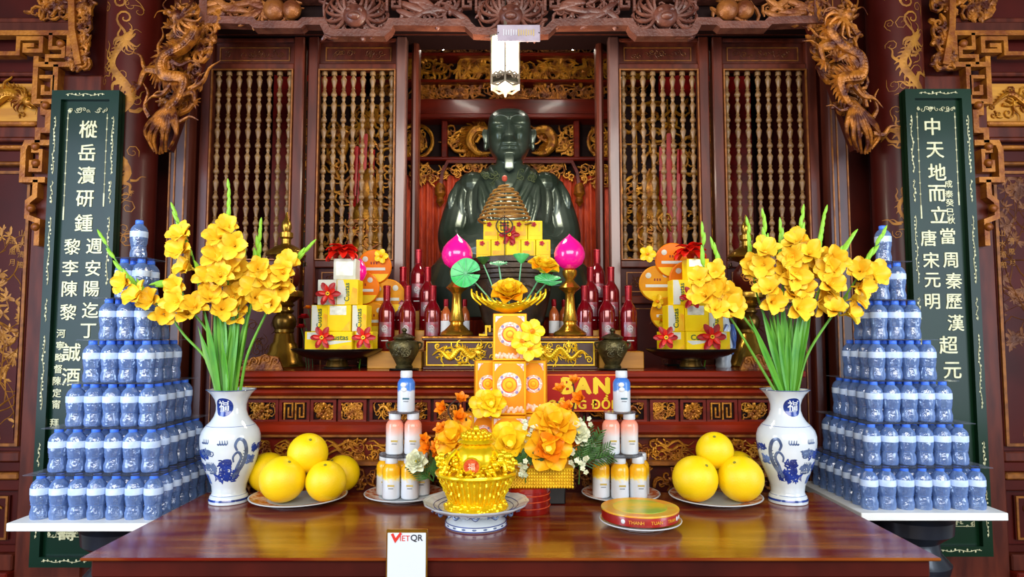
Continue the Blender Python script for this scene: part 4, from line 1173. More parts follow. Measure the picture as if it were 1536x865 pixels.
for sd, xs in (('left', ((580, 611, 649), (604, 641), (627,))), ('right', ((877, 910, 943), (886, 917), (896,)))):
    x0, x1 = (xat(553, 540, 2.83), px0 - .012) if sd == 'left' else (px1 + .012, xat(964, 540, 2.83))
    xi0, xi1 = (x0, pc - .298) if sd == 'left' else (pc + .298, x1)
    r = thing('wooden_riser', 'ochre wooden stepped riser under the %s wine bottles' % sd, 'stand', (0, 0, AZ), 0, 'ochre wooden risers')
    MB().bx(x0, x1, 2.80, 2.88, 0, rows_y[0][1] - AZ, .003).obj('step', 'ochre_wood', r)
    MB().bx(xi0, xi1, 2.88, 3.14, 0, rows_y[0][1] - AZ, .003).obj('step', 'ochre_wood', r)
    for row, y in ((1, 2.961), (2, 3.037)):
        MB().bx(xi0 + .03 * row, xi1, y, 3.14, rows_y[row - 1][1] - AZ, rows_y[row][1] - AZ, .003).obj('step', 'ochre_wood', r)
    for row, (lst, (y, z)) in enumerate(zip(xs, rows_y)):
        for k, px in enumerate(lst):
            where = ('front', 'middle', 'back')[row]
            pos = '' if row == 2 else (', %s of the row' % (('left', 'centre', 'right') if row == 0 else ('left', 'right'))[k])
            x = xat(px, 470, y)
            wine_bottle((x, y, z), 'red wine bottle in the %s row of the %s wine group%s' % (where, sd, pos))
# small rose bottles beside the lamps
rose = None
for px, lb in ((669, 'small amber rose bottle with white label, outer one behind the left lotus lamp'), (697, 'small amber rose bottle with white label, inner one behind the left lotus lamp'),
               (831, 'small amber rose bottle with white label, inner one behind the right lotus lamp'), (846, 'small amber rose bottle with white label, outer one behind the right lotus lamp')):
    loc = (xat(px, 480, 2.91 if px != 846 else 2.96), 2.91 if px != 846 else 2.96, PZ)
    if rose is None:
        rose = thing('rose_bottle', lb, 'bottle', loc, 0, 'small rose bottles')
        MB().lathe([(.021, 0), (.023, .003), (.023, .09), (.018, .108), (.009, .122), (.009, .135)], 20).obj('glass', 'rose_glass', rose)
        MB().lathe([(.0098, .128), (.0105, .13), (.0105, .158), (.008, .16)], 16).obj('capsule', 'wine_foil', rose)
        MB().sheet([[(.0236 * math.sin(a), -.0236 * math.cos(a), z) for a in [-1.2 + .24 * k for k in range(11)]] for z in (.012, .065)]).obj('label', 'white_paper', rose)
    else: dup(rose, loc, 0, lb)

# ================================================================== tall brass candle stands
cs = thing('brass_candle_stand', 'tall tiered brass candle stand behind the left gladioli', 'candle stand', (xat(425, 545, 2.93), 2.93, AZ), 0, 'tall brass candle stands')
K = .0029
MB().lathe([(r * K, z * K) for r, z in ((33, 0), (34, 2), (32, 6), (27, 12), (25, 20), (22, 24), (20, 34), (16, 38), (14, 50), (12, 52))], 36).obj('foot', 'brass', cs)
MB().lathe([(r * K, z * K) for r, z in ((12, 51), (15, 53), (14, 57), (17, 62), (18, 69), (16, 76), (11, 81), (14, 84), (14, 86))], 32).obj('knop', 'dull_brass', cs)
MB().lathe([(r * K, z * K) for r, z in ((13, 85), (11, 90), (15, 94), (12, 97), (19, 102), (26, 106), (27, 113), (26, 115), (14, 116))], 32).obj('cup', 'brass', cs)
MB().lathe([(r * K, z * K) for r, z in ((10, 115), (19, 124), (22, 136), (20, 148), (12, 158), (9, 162))], 24).obj('lacquer_globe', 'dark_red', cs)
q = MB(); scrolls(q, .1, .09, 18, 12, .003, .02, leaves=False); q.v = [(math.sin(x / .062) * .066, -math.cos(x / .062) * .066, z) for x, y, z in q.v]
q.obj('globe_tracery', 'old_gold', cs, TR(0, 0, 137 * K))
MB().lathe([(r * K, z * K) for r, z in ((9, 160), (16, 163), (29, 168), (30, 170), (27, 175), (19, 181), (11, 185), (7, 187), (7, 194), (10, 197), (10, 204), (6, 206), (8, 212), (7, 220), (3, 226), (1, 236))], 36).obj('bell_canopy', 'brass', cs)
for k in range(6):
    a = k * PI / 3 + .3; x, y = .031 * 2.7 * math.cos(a), .031 * 2.7 * math.sin(a)
    MB().lathe([(.001, .018), (.004, .014), (.006, .004), (.008, 0), (.001, -.002)], 10, (x, y, 168 * K - .04)).obj('hanging_bell', 'dark_brass', cs)
    MB().tube([V(x, y, 168 * K - .024), V(x, y, 168 * K + .003)], .001, 4).obj('bell_wire', 'iron', cs)
dup(cs, (xat(1124, 545, 3.0), 3.0, AZ), 0, 'tall tiered brass candle stand behind the right gladioli')

# blue and white vase tucked behind the right tray
d = 2.92; z0 = AZ
t = thing('porcelain_vase', 'small blue and white porcelain vase behind the right black tray', 'vase', (xat(1085, 553, d), d, z0))
t.scale = (.68, .68, .87)
MB().lathe([(.045, 0), (.05, .01), (.046, .03), (.06, .08), (.072, .15), (.068, .19), (.045, .225), (.04, .245), (.05, .26), (.045, .262), (.03, .24)], 32).obj('body', 'porcelain', t)
q = MB()
for k in range(8):
    a0 = k * PI / 4
    q.tube([V((.0745 - .06 * abs(s - .55) ** 2) * math.cos(a0 + .25 * math.sin(s * 7)), (.0745 - .06 * abs(s - .55) ** 2) * math.sin(a0 + .25 * math.sin(s * 7)), .07 + .14 * s) for s in [i / 10 for i in range(11)]], .012, 6, flat=None)
q.obj('cobalt_pattern', 'cobalt_pale', t)

# ================================================================== bronze statue
def statue():
    SD = 3.72
    hx_, hz = xat(764, 200, SD), zat(209, SD)
    base = 1.25
    t = thing('bronze_statue', 'large dark bronze seated statue of a bearded man in robes', 'statue', (hx_, SD, base))
    hz -= base
    G = lambda v, s: math.exp(-(v / s) ** 2)
    # ---- head with modelled face
    mb = MB(); rows = []; nz, na = 64, 96
    hh = .157
    for i in range(nz + 1):
        s = -1 + 2 * i / nz; z = s * hh
        sq = (1 - abs(s) ** (3.9 if s > 0 else 3.2)) ** (1 / 2.6) if abs(s) < 1 else 0.0
        w = .121 * max(.015, sq)
        if z < -.02: w *= 1 - .26 * ((-.02 - z) / .135) ** 1.7
        dp = .128 * max(.015, sq)
        if z > .09: dp *= 1 - .35 * (z - .09) / .055
        row = []; zr = z
        kn = ((-.158, -.142), (-.09, -.07), (-.052, -.034), (.034, .02), (.158, .142))
        for (a0, b0), (a1, b1) in zip(kn, kn[1:]):
            if a0 <= z <= a1: zf = b0 + (b1 - b0) * (z - a0) / (a1 - a0)
        for j in range(na):
            z = zf
            a = 2 * PI * j / na
            cx_, cy_ = math.sin(a), -math.cos(a)
            e = 2.5
            k = (abs(cx_) ** e + abs(cy_) ** e) ** (-1 / e)
            x, y = cx_ * k * w, cy_ * k * dp
            if cy_ < 0:
                ax = abs(x); f = 0.
                f += .050 * G(x, .017 + .012 * max(0, min(1, (.03 - z) / .07))) * max(0, min(1, (.052 - z) / .085)) * (1 if z > -.034 else max(0, 1 - (-.034 - z) / .012))
                f += .018 * G(ax - .024, .011) * G(z + .026, .012)
                f += .013 * G(z - (.052 + .014 * math.sin(min(1, max(0, (ax - .012) / .075)) * PI)), .008) * (1 if .012 < ax < .088 else G(max(.012 - ax, ax - .088), .01))
                f -= .026 * G(ax - .047, .028) * G(z - .024, .018)
                f += .021 * G(ax - .048, .022) * G(z - .019, .0085)
                f += .005 * G(ax - .048, .026) * G(z - .030, .003)
                f -= .006 * G(ax - .048, .024) * G(z - .011, .003)
                f += .011 * G(ax, .034) * G(z + .062, .006) + .012 * G(ax, .028) * G(z + .080, .0075)
                f -= .010 * G(ax, .038) * G(z + .0705, .0032)
                f -= .006 * G(ax, .02) * G(z + .097, .009)
                f += .012 * G(ax, .03) * G(z + .125, .02)
                f -= .005 * G(ax - (.040 + .35 * max(0, -.02 - z)), .007) * (1 if -.09 < z < -.02 else 0)
                f += .008 * G(ax - .068, .028) * G(z + .012, .025)
                f -= .004 * G(ax - .078, .03) * G(z + .06, .03)
                y -= f * 1.65
            row.append((x, y, zr))
        rows.append(row)
    vs = [p for r in rows for p in r]; fs = []
    for i in range(nz):
        for j in range(na):
            k = (j + 1) % na
            fs.append((i * na + j, i * na + k, (i + 1) * na + k, (i + 1) * na + j))
    fs.append(tuple(reversed(range(na)))); fs.append(tuple(nz * na + j for j in range(na)))
    mb.add(vs, fs, True, TR(0, -.05, hz))
    for s in (-1, 1):
        e = TR(s * .126, -.03, hz - .004) @ RZ(s * .35)
        mb.ball((0, 0, 0), (.012, .030, .052), 12, 10, e); mb.ball((s * .006, -.004, -.045), (.012, .017, .026), 10, 8, e)
        mb.tube(catmull([V(s * .006, -.02, -.03), V(s * .014, -.028, .02), V(s * .014, -.005, .05), V(s * .012, .024, .03), V(s * .008, .018, -.03)], 5), .006, 6, e)
    mb.lathe([(.062, -.26), (.075, -.14), (.07, -.06)], 24, (0, -.03, hz))
    for k in range(7):
        x = (k - 3) * .0075
        mb.tube(catmull([V(x * .8, -.165, hz - .125), V(x, -.185, hz - .165), V(x * 1.0, -.185, hz - .21), V(x * .8, -.178, hz - .23 + abs(x) * .6)], 5), lambda u: .0065 * (1 - .3 * u), 6)
    # ---- robed body
    cz = hz
    secs = [(-1.02, .46, .34, -.05), (-.86, .47, .36, -.06), (-.74, .43, .33, -.05), (-.62, .33, .25, -.02), (-.5, .27, .20, 0), (-.38, .255, .185, .0), (-.29, .245, .165, .0), (-.225, .20, .14, .0), (-.185, .13, .11, 0), (-.15, .08, .09, 0)]
    rows = []; na = 48
    for z, w, dp, yo in secs:
        rows.append([(w * math.copysign(abs(math.cos(a)) ** .85, math.cos(a)), yo + dp * math.copysign(abs(math.sin(a)) ** .9, math.sin(a)), cz + z) for a in [2 * PI * j / na for j in range(na)]])
    vs = [p for r in rows for p in r]; fs = []
    for i in range(len(rows) - 1):
        for j in range(na):
            k = (j + 1) % na; fs.append((i * na + j, i * na + k, (i + 1) * na + k, (i + 1) * na + j))
    fs.append(tuple(reversed(range(na)))); fs.append(tuple((len(rows) - 1) * na + j for j in range(na)))
    mb.add(vs, fs)
    for s in (-1, 1):
        mb.ball((s * .2, 0, cz - .275), (.095, .12, .085), 16, 10)
        arm = catmull([V(s * .225, 0, cz - .28), V(s * .275, -.02, cz - .42), V(s * .30, -.06, cz - .58), V(s * .24, -.17, cz - .67), V(s * .12, -.25, cz - .66), V(s * .02, -.28, cz - .64)], 6)
        mb.tube(arm, lambda u: .085 + .012 * math.sin(u * 3) - .03 * max(0, u - .7), 18)
        # hanging sleeve
        mb.tube(catmull([V(s * .25, -.12, cz - .62), V(s * .22, -.2, cz - .78), V(s * .24, -.22, cz - .95)], 5), lambda u: .09 + .02 * u, 14, flat=(Vector((0, 1, 0)), .6))
        # sleeve folds
        g = random.Random(5 + s)
        for k, (xa, xb, xc) in enumerate(((.19, .205, .17), (.235, .255, .235), (.275, .31, .30))):
            mb.tube(catmull([V(s * xa, -.075 + .02 * k, cz - .25), V(s * (xb + .012), -.105 + .01 * k, cz - .36), V(s * xb, -.125 + .03 * k, cz - .48), V(s * xc, -.17 + .05 * k, cz - .62)], 6), lambda u: .012 + .010 * math.sin(u * PI), 8)
        for k in range(4):
            mb.tube(catmull([V(s * (.34 - .02 * k), -.05 - .04 * k, cz - .52 - .05 * k), V(s * (.29 - .02 * k), -.15 - .02 * k, cz - .57 - .045 * k), V(s * (.19 - .02 * k), -.235, cz - .60 - .03 * k)], 5), lambda u: .008 + .009 * math.sin(u * PI), 7)
        for k in range(2):
            mb.tube(catmull([V(s * (.16 - .05 * k), -.13 - .012 * k, cz - .30 - .04 * k), V(s * (.15 - .04 * k), -.185, cz - .42), V(s * (.11 - .03 * k), -.22, cz - .56)], 5), lambda u: .010 + .006 * math.sin(u * PI), 7)
        # crossed collar
        mb.tube(catmull([V(s * .085, .04, cz - .155), V(s * .10, -.06, cz - .19), V(s * .075, -.13, cz - .25), V(s * .02, -.185, cz - .36), V(-s * .05, -.20, cz - .47)], 6), .024, 8)
        mb.tube(catmull([V(s * .125, .03, cz - .17), V(s * .145, -.07, cz - .215), V(s * .12, -.14, cz - .29), V(s * .06, -.19, cz - .42)], 6), .016, 8)
    mb.tube(catmull([V(-.17, -.15, cz - .50), V(0, -.215, cz - .52), V(.17, -.15, cz - .50)], 8), .022, 8)
    for s in (-1, 1):      # folded hands inside the sleeves, fingers laid over each other
        for k in range(4):
            mb.tube(catmull([V(s * .05, -.30, cz - .615 - .017 * k), V(s * .01, -.335, cz - .612 - .017 * k), V(-s * .035, -.325, cz - .618 - .016 * k)], 4), lambda u: .0105 - .003 * u, 6)
    me = mb.mesh('figure', 'bronze', 0)
    tmp = bpy.data.objects.new('figure', me); COL.objects.link(tmp)
    rm = tmp.modifiers.new('r', 'REMESH'); rm.mode = 'VOXEL'; rm.voxel_size = .0048; rm.use_smooth_shade = True
    sm = tmp.modifiers.new('s', 'SMOOTH'); sm.factor = .5; sm.iterations = 1
    bpy.context.view_layer.update()
    ev = bpy.data.meshes.new_from_object(tmp.evaluated_get(bpy.context.evaluated_depsgraph_get()))
    bpy.data.objects.remove(tmp)
    ev.materials.clear(); ev.materials.append(MATS['bronze'])
    ev.polygons.foreach_set('use_smooth', [True] * len(ev.polygons))
    link('figure', ev, t)
    for s in (-1, 1):
        q = MB(); scrolls(q, .10, .14, 14, 36 + s, .0025, .018, leaves=False)
        q.obj('robe_brocade', 'bronze_robe', t, TR(s * .085, -.165, hz - .285) @ RX(.32) @ RY(s * .3))
    # throne block below
    p = thing('statue_pedestal', 'dark red lacquered pedestal carrying the bronze statue', 'pedestal', (hx_, SD, 0))
    MB().bx(-.52, .52, -.42, .42, .0, base - .08, .02).obj('block', 'dark_red', p)
    MB().bx(-.56, .56, -.45, .45, base - .08, base + .001, .012).obj('cornice', 'lacquer', p)
    MB().bx(-.54, .54, -.44, .44, .0, .1, .012).obj('plinth', 'lacquer', p)
statue()

# ================================================================== water bottle pyramids
BR, BH, BP = .0310, .1505, .0655
def make_water_bottle(loc, label):
    t = thing('water_bottle', label, 'bottle', loc)
    body = [(.020, .002), (.027, 0), (.0295, .006), (.030, .022), (.0275, .034), (.0262, .045), (.0285, .058), (.0305, .068), (.031, .082), (.031, .106), (.0295, .115), (.024, .125), (.016, .133), (.0125, .137), (.0125, .141)]
    MB().lathe(body, 16, rf=lambda a, i, z: 1 + (.03 * math.sin(a * 8) if i < 3 else 0)).obj('body', 'bottle_plastic', t)
    MB().tube([V(.0275 * math.cos(a), .0275 * math.sin(a), .049) for a in [2 * PI * k / 14 for k in range(15)]], .0012, 4).obj('rib', 'bottle_plastic', t)
    MB().lathe([(.0314, .083), (.0316, .085), (.0316, .104), (.0314, .106)], 18, caps=False).obj('label', 'bottle_label', t)
    MB().lathe([(.0140, .136), (.0144, .1365), (.0142, .149), (.0130, .1505)], 14).obj('cap', 'bottle_cap', t)
    return t
wb_proto = None
TIERS = ('bottom', 'second', 'third', 'middle', 'fifth', 'sixth', 'top')
for sd, cxx, d0, sx in (('left', -1.4415, 2.36, -1), ('right', 1.506, 2.49, 1)):
    z = .868
    cy = d0 + 3 * BP
    t = thing('bottle_stand', 'dark navy round pedestal under the %s bottle pyramid' % sd, 'stand', (cxx + (.0 if sx < 0 else .06), cy, 0), 0, 'dark round pedestals')
    MB().lathe([(.16, 0), (.165, .02), (.14, .06), (.12, .08), (.12, .55), (.135, .6), (.14, .62), (.105, .66), (.10, .70), (.15, .74), (.155, .79), (.12, .82), (.11, z - .028)], 32).obj('pedestal', 'stand_navy', t)
    for k in range(8):
        a = k * PI / 4 + .2
        MB().band([(-.03, -.02, 0.), (-.03, .02, 0.), (.03, .02, 0.), (.03, -.01, 0.), (0, -.01, 0.)], .008, .01).obj('key_fret', 'black_lacquer', t, RZ(a) @ TR(0, -.12, .56))
    x0, x1 = (cxx - .262, cxx + .235) if sx < 0 else (cxx - .262, cxx + .262)
    b = MB().bx(-.262, x1 - cxx, -.262, .262, 0, .027, .002).obj('display_board', 'white_board', None, TR(cxx, cy, z - .027))
    tag(b, 'white board carrying the %s pyramid of water bottles' % sd, 'board', 'white boards under the bottle pyramids')
    for tier in range(7):
        n_ = 7 - tier
        lab = 'small clear water bottle with blue cap in the %s tier of the %s pyramid' % (TIERS[tier], sd) if n_ > 1 else 'single clear water bottle topping the %s bottle pyramid' % sd
        grp = 'water bottles of the %s pyramid' % sd
        for i in range(n_):
            for j in range(n_):
                loc = (cxx + (i - (n_ - 1) / 2) * BP, cy + (j - (n_ - 1) / 2) * BP, z)
                lb = lab
                inner = i == (n_ - 1 if sx < 0 else 0)
                o = ('first', 'second', 'third', 'fourth', 'fifth', 'sixth', 'seventh')
                if n_ > 1 and j == 0: lb = 'clear water bottle, %s from left, front row, %s tier, %s pyramid' % (o[i], TIERS[tier], sd)
                elif n_ > 1 and inner: lb = 'clear water bottle, %s from the front, inner side, %s tier, %s pyramid' % (o[j], TIERS[tier], sd)
                elif n_ > 1: lb = 'clear water bottle behind the front row of the %s tier of the %s pyramid' % (TIERS[tier], sd)
                if wb_proto is None: wb_proto = make_water_bottle(loc, lb); wb_proto['group'] = grp
                else: dup(wb_proto, loc, (i * 2.1 + j * 1.3 + tier) % 6.28, lb, grp)
        z += BH
        if tier < 6:
            h = n_ * BP / 2 + .006
            s = MB().bx(-h, h, -h, h, 0, .0035, .0008).obj('clear_sheet', 'clear_sheet', None, TR(cxx, cy, z))
            tag(s, 'thin clear plastic sheet on the %s tier of the %s bottle pyramid' % (TIERS[tier], sd), 'sheet', 'clear sheets of the bottle pyramids')
            z += .0035

# ================================================================== plates, fruit, yogurt drinks
def plate(name, label, px, d, r, rim='plate_rust', z=TZ, group=None):
    t = thing(name, label, 'plate', (xat(px, 745, d), d, z), 0, group)
    MB().lathe([(r * .52, 0), (r * .56, .002), (r * .55, .006), (r * .8, .012), (r, .022), (r * 1.005, .0245), (r * .99, .0255), (r * .8, .0165), (r * .6, .011), (.01, .010)], 48).obj('dish', 'porcelain', t)
    MB().lathe([(r * .975, .0252), (r * .80, .0170), (r * .66, .0132), (r * .64, .0128)], 48, caps=False).obj('painted_rim', rim, t)
    return t
def pomelo(px, py, d, rpx, label, seed, sq=1.0):
    p = at(px, py, d); r = rpx * d / 1.018 / F_PX
    t = thing('pomelo', label, 'fruit', (p.x, d, p.z - r * sq), 0, 'yellow pomelos')
    g = random.Random(seed)
    MB().lathe([(r * max(.02, math.cos(b)) * (1 - .05 * max(0, math.sin(b))), r * sq * (1 + math.sin(b)) - (.06 * r * math.exp(-((b - PI / 2) / .18) ** 2))) for b in [-PI / 2 + PI * k / 20 for k in range(21)]], 32).obj('rind', 'pomelo', t, TR(0, 0, r * sq) @ RX(g.uniform(-.5, .6)) @ RY(g.uniform(-.5, .5)) @ TR(0, 0, -r * sq))
    a = g.uniform(-.9, .9)
    MB().lathe([(.007, 0), (.006, .003), (.002, .004)], 8).obj('stem_scar', 'pomelo_stem', t, TR(0, 0, r * sq) @ RY(a * .6) @ RX(.55) @ TR(0, 0, r * sq * .94))
    return t
def seat_z(r): return None
plate('offering_plate', 'rust-patterned plate under the left pomelos', 448, 2.46, .172, group='rust-patterned plates')
plate('offering_plate', 'rust-patterned plate under the right pomelos', 1073, 2.46, .165, group='rust-patterned plates')
plate('offering_plate', 'rust-patterned plate under the left yogurt drinks', 606, 2.50, .145, group='rust-patterned plates')
plate('offering_plate', 'rust-patterned plate under the right yogurt drinks', 931, 2.50, .143, group='rust-patterned plates')
def pom(px, d, r, label, seed, z=None):
    x = xat(px, 720, d); zb_ = TZ + .0135 if z is None else z
    t = thing('pomelo', label, 'fruit', (x, d, zb_), 0, 'yellow pomelos')
    g = random.Random(seed); a1, a2 = g.uniform(.3, .8), g.uniform(-.6, .6)
    Mx = TR(0, 0, r) @ RX(a1) @ RY(a2)
    prof = []
    for k in range(25):
        b = -PI / 2 + PI * k / 24; s = math.sin(b)
        prof.append((r * max(.01, math.cos(b)) * (1 - .04 * max(0, s)), r * s - .07 * r * math.exp(-((b - PI / 2) / .2) ** 2)))
    MB().lathe(prof, 36).obj('rind', 'pomelo', t, Mx)
    MB().lathe([(.006, 0), (.005, .003), (.001, .004)], 8).obj('stem_scar', 'pomelo_stem', t, Mx @ TR(0, 0, r * .925))
pom(424, 2.395, .080, 'large yellow pomelo at the front left of the left plate', 1)
pom(402, 2.54, .074, 'yellow pomelo half hidden at the back left of the left plate', 2)
pom(489, 2.405, .071, 'yellow pomelo at the front right of the left plate', 3)
pom(512, 2.55, .068, 'yellow pomelo at the back right of the left plate', 4)
pom(461, 2.455, .072, 'yellow pomelo topping the left pomelo heap', 5, zat(680, 2.455) - .070)
pom(1043, 2.405, .080, 'large yellow pomelo at the front left of the right plate', 6)
pom(1111, 2.405, .080, 'large yellow pomelo at the front right of the right plate', 7)
pom(1106, 2.57, .074, 'yellow pomelo hidden at the back of the right plate', 8)
pom(1073, 2.46, .067, 'yellow pomelo topping the right pomelo heap', 9, zat(676, 2.46) - .065)

YP = {}
def yogurt(kind, loc, label):
    if kind not in YP:
        t = thing('yogurt_bottle', label, 'bottle', loc, 0, 'yogurt drink bottles')
        MB().lathe([(.028, 0), (.0315, .003), (.0325, .012), (.0318, .055), (.0325, .098), (.0315, .108), (.026, .118), (.020, .1235), (.020, .126)], 24).obj('body', 'yogurt_' + kind, t)
        MB().lathe([(.0215, .125), (.022, .127), (.0218, .147), (.020, .15)], 20, rf=lambda a, i, z: 1 + .02 * math.cos(a * 20)).obj('cap', 'cap_white', t)
        if kind == 'blue':
            for x, z in ((-.006, .10), (-.004, .083)):
                MB().ball((x, -.032, z), (.011, .003, .009), 10, 6).obj('printed_fruit', 'white_paper', t)
        MB().box((.004, -.0325, .04), (.018, .0012, .003)).obj('printed_line', 'ink_grey', t)
        MB().box((.004, -.0325, .05), (.024, .0012, .006)).obj('printed_name', 'ink_teal' if kind == 'blue' else 'plate_gilt', t)
        YP[kind] = t; return
    dup(YP[kind], loc, 0, label)
for sd, cpx in (('left', 603), ('right', 929)):
    d = 2.49; cx_ = xat(cpx, 720, d); z = TZ + .0125; P = .0675
    names = ('front left', 'front right', 'back left', 'back centre', 'back right')
    off = [(-.5, -.45), (.5, -.45), (-1, .45), (0, .45), (1, .45)] if sd == 'left' else [(-.05, -.5), (.95, -.45), (-1., -.1), (0.1, .5), (1.25, .5)]
    for nm, (a, b) in zip(names, off):
        yogurt('yellow', (cx_ + a * P, d + b * P, z), 'yellow and white yogurt drink bottle at the %s of the %s yogurt stack' % (nm, sd))
    z += .15
    s = tag(MB().lathe([(.085, 0), (.085, .003)], 32).obj('clear_disc', 'clear_sheet', None, TR(cx_, d, z)), 'clear plastic disc between the lower yogurt tiers on the %s' % sd, 'disc', 'clear discs in the yogurt stacks'); z += .003
    for nm, a in (('left', -.5), ('right', .5)):
        yogurt('coral', (cx_ + a * P + .005, d, z), 'coral and white yogurt drink bottle, %s one of the %s stack' % (nm, sd))
    z += .15
    tag(MB().lathe([(.06, 0), (.06, .003)], 32).obj('clear_disc', 'clear_sheet', None, TR(cx_ + .005, d, z)), 'clear plastic disc under the blue yogurt bottle on the %s' % sd, 'disc', 'clear discs in the yogurt stacks'); z += .003
    yogurt('blue', (cx_ + .012, d, z), 'blue and white yogurt drink bottle topping the %s stack' % sd)

# ================================================================== cake box on a plate
d = 2.145
plate('offering_plate', 'rust-rimmed plate under the round red cake box', 960, d, .128, 'cake_orange', group='rust-patterned plates')
t = thing('cake_box', 'round red box with a yellow and green printed lid', 'box', (xat(960, 775, d), d, TZ + .0275))
MB().lathe([(.118, 0), (.120, .002), (.120, .03), (.119, .032), (.01, .032)], 56).obj('drum', 'cake_red', t)
MB().lathe([(.121, .0), (.1215, .001), (.1215, .004), (.121, .005)], 56, (0, 0, .028)).obj('lid_rim', 'cake_orange', t)
MB().lathe([(.117, .0318), (.117, .0332), (.001, .0334)], 56).obj('printed_lid', 'cake_orange', t)
MB().lathe([(.085, .0330), (.085, .0342), (.001, .0343)], 48).obj('lid_picture', 'cake_top', t)
s_ = 'THANH  TUAN  TRAN'
k = 0
for i, ch in enumerate(s_):
    if ch == ' ': continue
    a = (i - len(s_) / 2 + .5) * .08 + .2
    link('letter', text_mesh(ch, .014, 'cake_orange', .0004), t, RZ(a) @ TR(0, -.1206, .0145))
for a in (-.62, 1.15, .98):
    MB().ball((0, 0, 0), (.007, .0015, .007), 10, 6).obj('round_emblem', 'white_paper', t, RZ(a) @ TR(0, -.1204, .0145))

# ================================================================== treasure pot on a footed dish
d = 2.16; cx_ = xat(714, 780, d)
t = thing('footed_dish', 'blue and white footed porcelain dish under the gold treasure pot', 'dish', (cx_, d, TZ))
sc = lambda a, i, z: 1 + (.012 * math.cos(a * 16) if i > 6 else 0)
MB().lathe([(.094, 0), (.097, .003), (.096, .016), (.084, .022), (.076, .036), (.082, .042), (.12, .050), (.155, .066), (.166, .074), (.167, .078), (.155, .0745), (.12, .060), (.085, .054), (.01, .053)], 64, rf=sc).obj('dish', 'porcelain', t)
MB().lathe([(.160, .0765), (.150, .0722), (.138, .0672)], 64, caps=False, rf=lambda a, i, z: 1 + .012 * math.cos(a * 16) * (1 - i / 3)).obj('painted_rim', 'plate_blue', t)
for r, z, w in ((.0972, .004, .0016), (.0966, .017, .0014), (.134, .066, .0014), (.119, .0605, .0012)):
    MB().tube([V(r * math.cos(a), r * math.sin(a), z) for a in [2 * PI * k / 48 for k in range(49)]], w, 5).obj('cobalt_line', 'cobalt', t)
for k in range(18):
    a = 2 * PI * k / 18
    MB().ball((0, 0, 0), (.007, .0012, .003), 8, 4).obj('cobalt_dot', 'cobalt_grey', t, RZ(a) @ TR(0, -.0968, .0105))
for k in range(14):
    a = 2 * PI * k / 14
    MB().tube(catmull([V(-.02, 0, 0), V(-.008, 0, .006), V(.006, 0, -.003), V(.018, 0, .006)], 4), lambda u: .0022 + .002 * math.sin(u * PI), 5).obj('cobalt_sprig', 'cobalt_grey', t, RZ(a) @ TR(0, -.137, .0535) @ RX(-.5))
t = thing('treasure_pot', 'shiny gold treasure pot shaped like a heaped basket with a red seal', 'ornament', (cx_, d, TZ + .0535))
MB().lathe([(.096, 0), (.102, .004), (.098, .012), (.088, .02), (.084, .026)], 40, rf=lambda a, i, z: 1 + .02 * math.sin(a * 23) * math.cos(i * 2.)).obj('foot', 'shiny_gold', t)
q = MB(); g = random.Random(4)
for k in range(90):
    a = g.uniform(0, 6.28); h = g.uniform(.002, .022); q.ball(((.1 - h * .6) * math.cos(a), (.1 - h * .6) * math.sin(a), h), g.uniform(.005, .009), 6, 4)
q.obj('coin_ring', 'shiny_gold', t)['kind'] = 'stuff'
MB().lathe([(.082, .024), (.09, .045), (.103, .075), (.116, .1), (.121, .11)], 48).obj('basket', 'shiny_gold', t)
q = MB()
for k in range(40):
    a = 2 * PI * k / 40
    q.tube([V((.083 + .47 * (z - .024) + .003 * math.sin(z * 300 + k * PI)) * math.cos(a), (.083 + .47 * (z - .024) + .003 * math.sin(z * 300 + k * PI)) * math.sin(a), z) for z in [.026 + .008 * i for i in range(11)]], .0035, 4)
q.obj('basket_weave', 'shiny_gold', t)['kind'] = 'stuff'
MB().tube([V(.124 * math.cos(a), .124 * math.sin(a), .112) for a in [2 * PI * k / 48 for k in range(49)]], .007, 8).obj('basket_rim', 'shiny_gold', t)
q = MB()
for k in range(240):
    a = g.uniform(0, 6.28); rr = math.sqrt(g.random()) * .115; h = .115 + (.115 - rr) * .55 + (.03 if abs(math.cos(a)) > .75 and rr > .07 else 0)
    s_ = g.uniform(.006, .012)
    q.ball((0, 0, 0), (s_, s_, s_ * .45), 7, 4, TR(rr * math.cos(a), rr * math.sin(a), h) @ Euler((g.uniform(-1, 1), g.uniform(-1, 1), 0)).to_matrix().to_4x4())
q.obj('coin_heap', 'shiny_gold', t)['kind'] = 'stuff'
MB().lathe([(.045, .105), (.066, .122), (.075, .148), (.071, .174), (.056, .194), (.042, .202), (.04, .208)], 36, rf=lambda a, i, z: 1 + .012 * math.sin(a * 9)).obj('inner_pot', 'shiny_gold', t)
MB().lathe([(.05, .204), (.058, .207), (.052, .216), (.038, .224), (.022, .229)], 32, rf=lambda a, i, z: 1 + .05 * math.cos(a * 16)).obj('lid_collar', 'shiny_gold', t)
q = MB()
for k in range(16):
    a = 2 * PI * k / 16; q.ball((.044 * math.cos(a), .044 * math.sin(a), .226), (.007, .007, .011), 6, 5)
for k in range(10):
    a = 2 * PI * k / 10; q.ball((.026 * math.cos(a), .026 * math.sin(a), .234), (.007, .007, .011), 6, 5)
q.obj('ingot_crown', 'shiny_gold', t)
MB().ball((0, 0, .246), (.011, .011, .013), 10, 6).obj('top_knob', 'shiny_gold', t)
sl = MB().lathe([(.027, 0), (.029, .003), (.027, .006), (.002, .0065)], 32).obj('seal_setting', 'shiny_gold', t, TR(-.010, -.083, .146) @ RX(PI / 2 + .12))
MB().lathe([(.024, .0060), (.024, .0068), (.002, .0072)], 28).obj('red_seal', 'seal_red', sl)
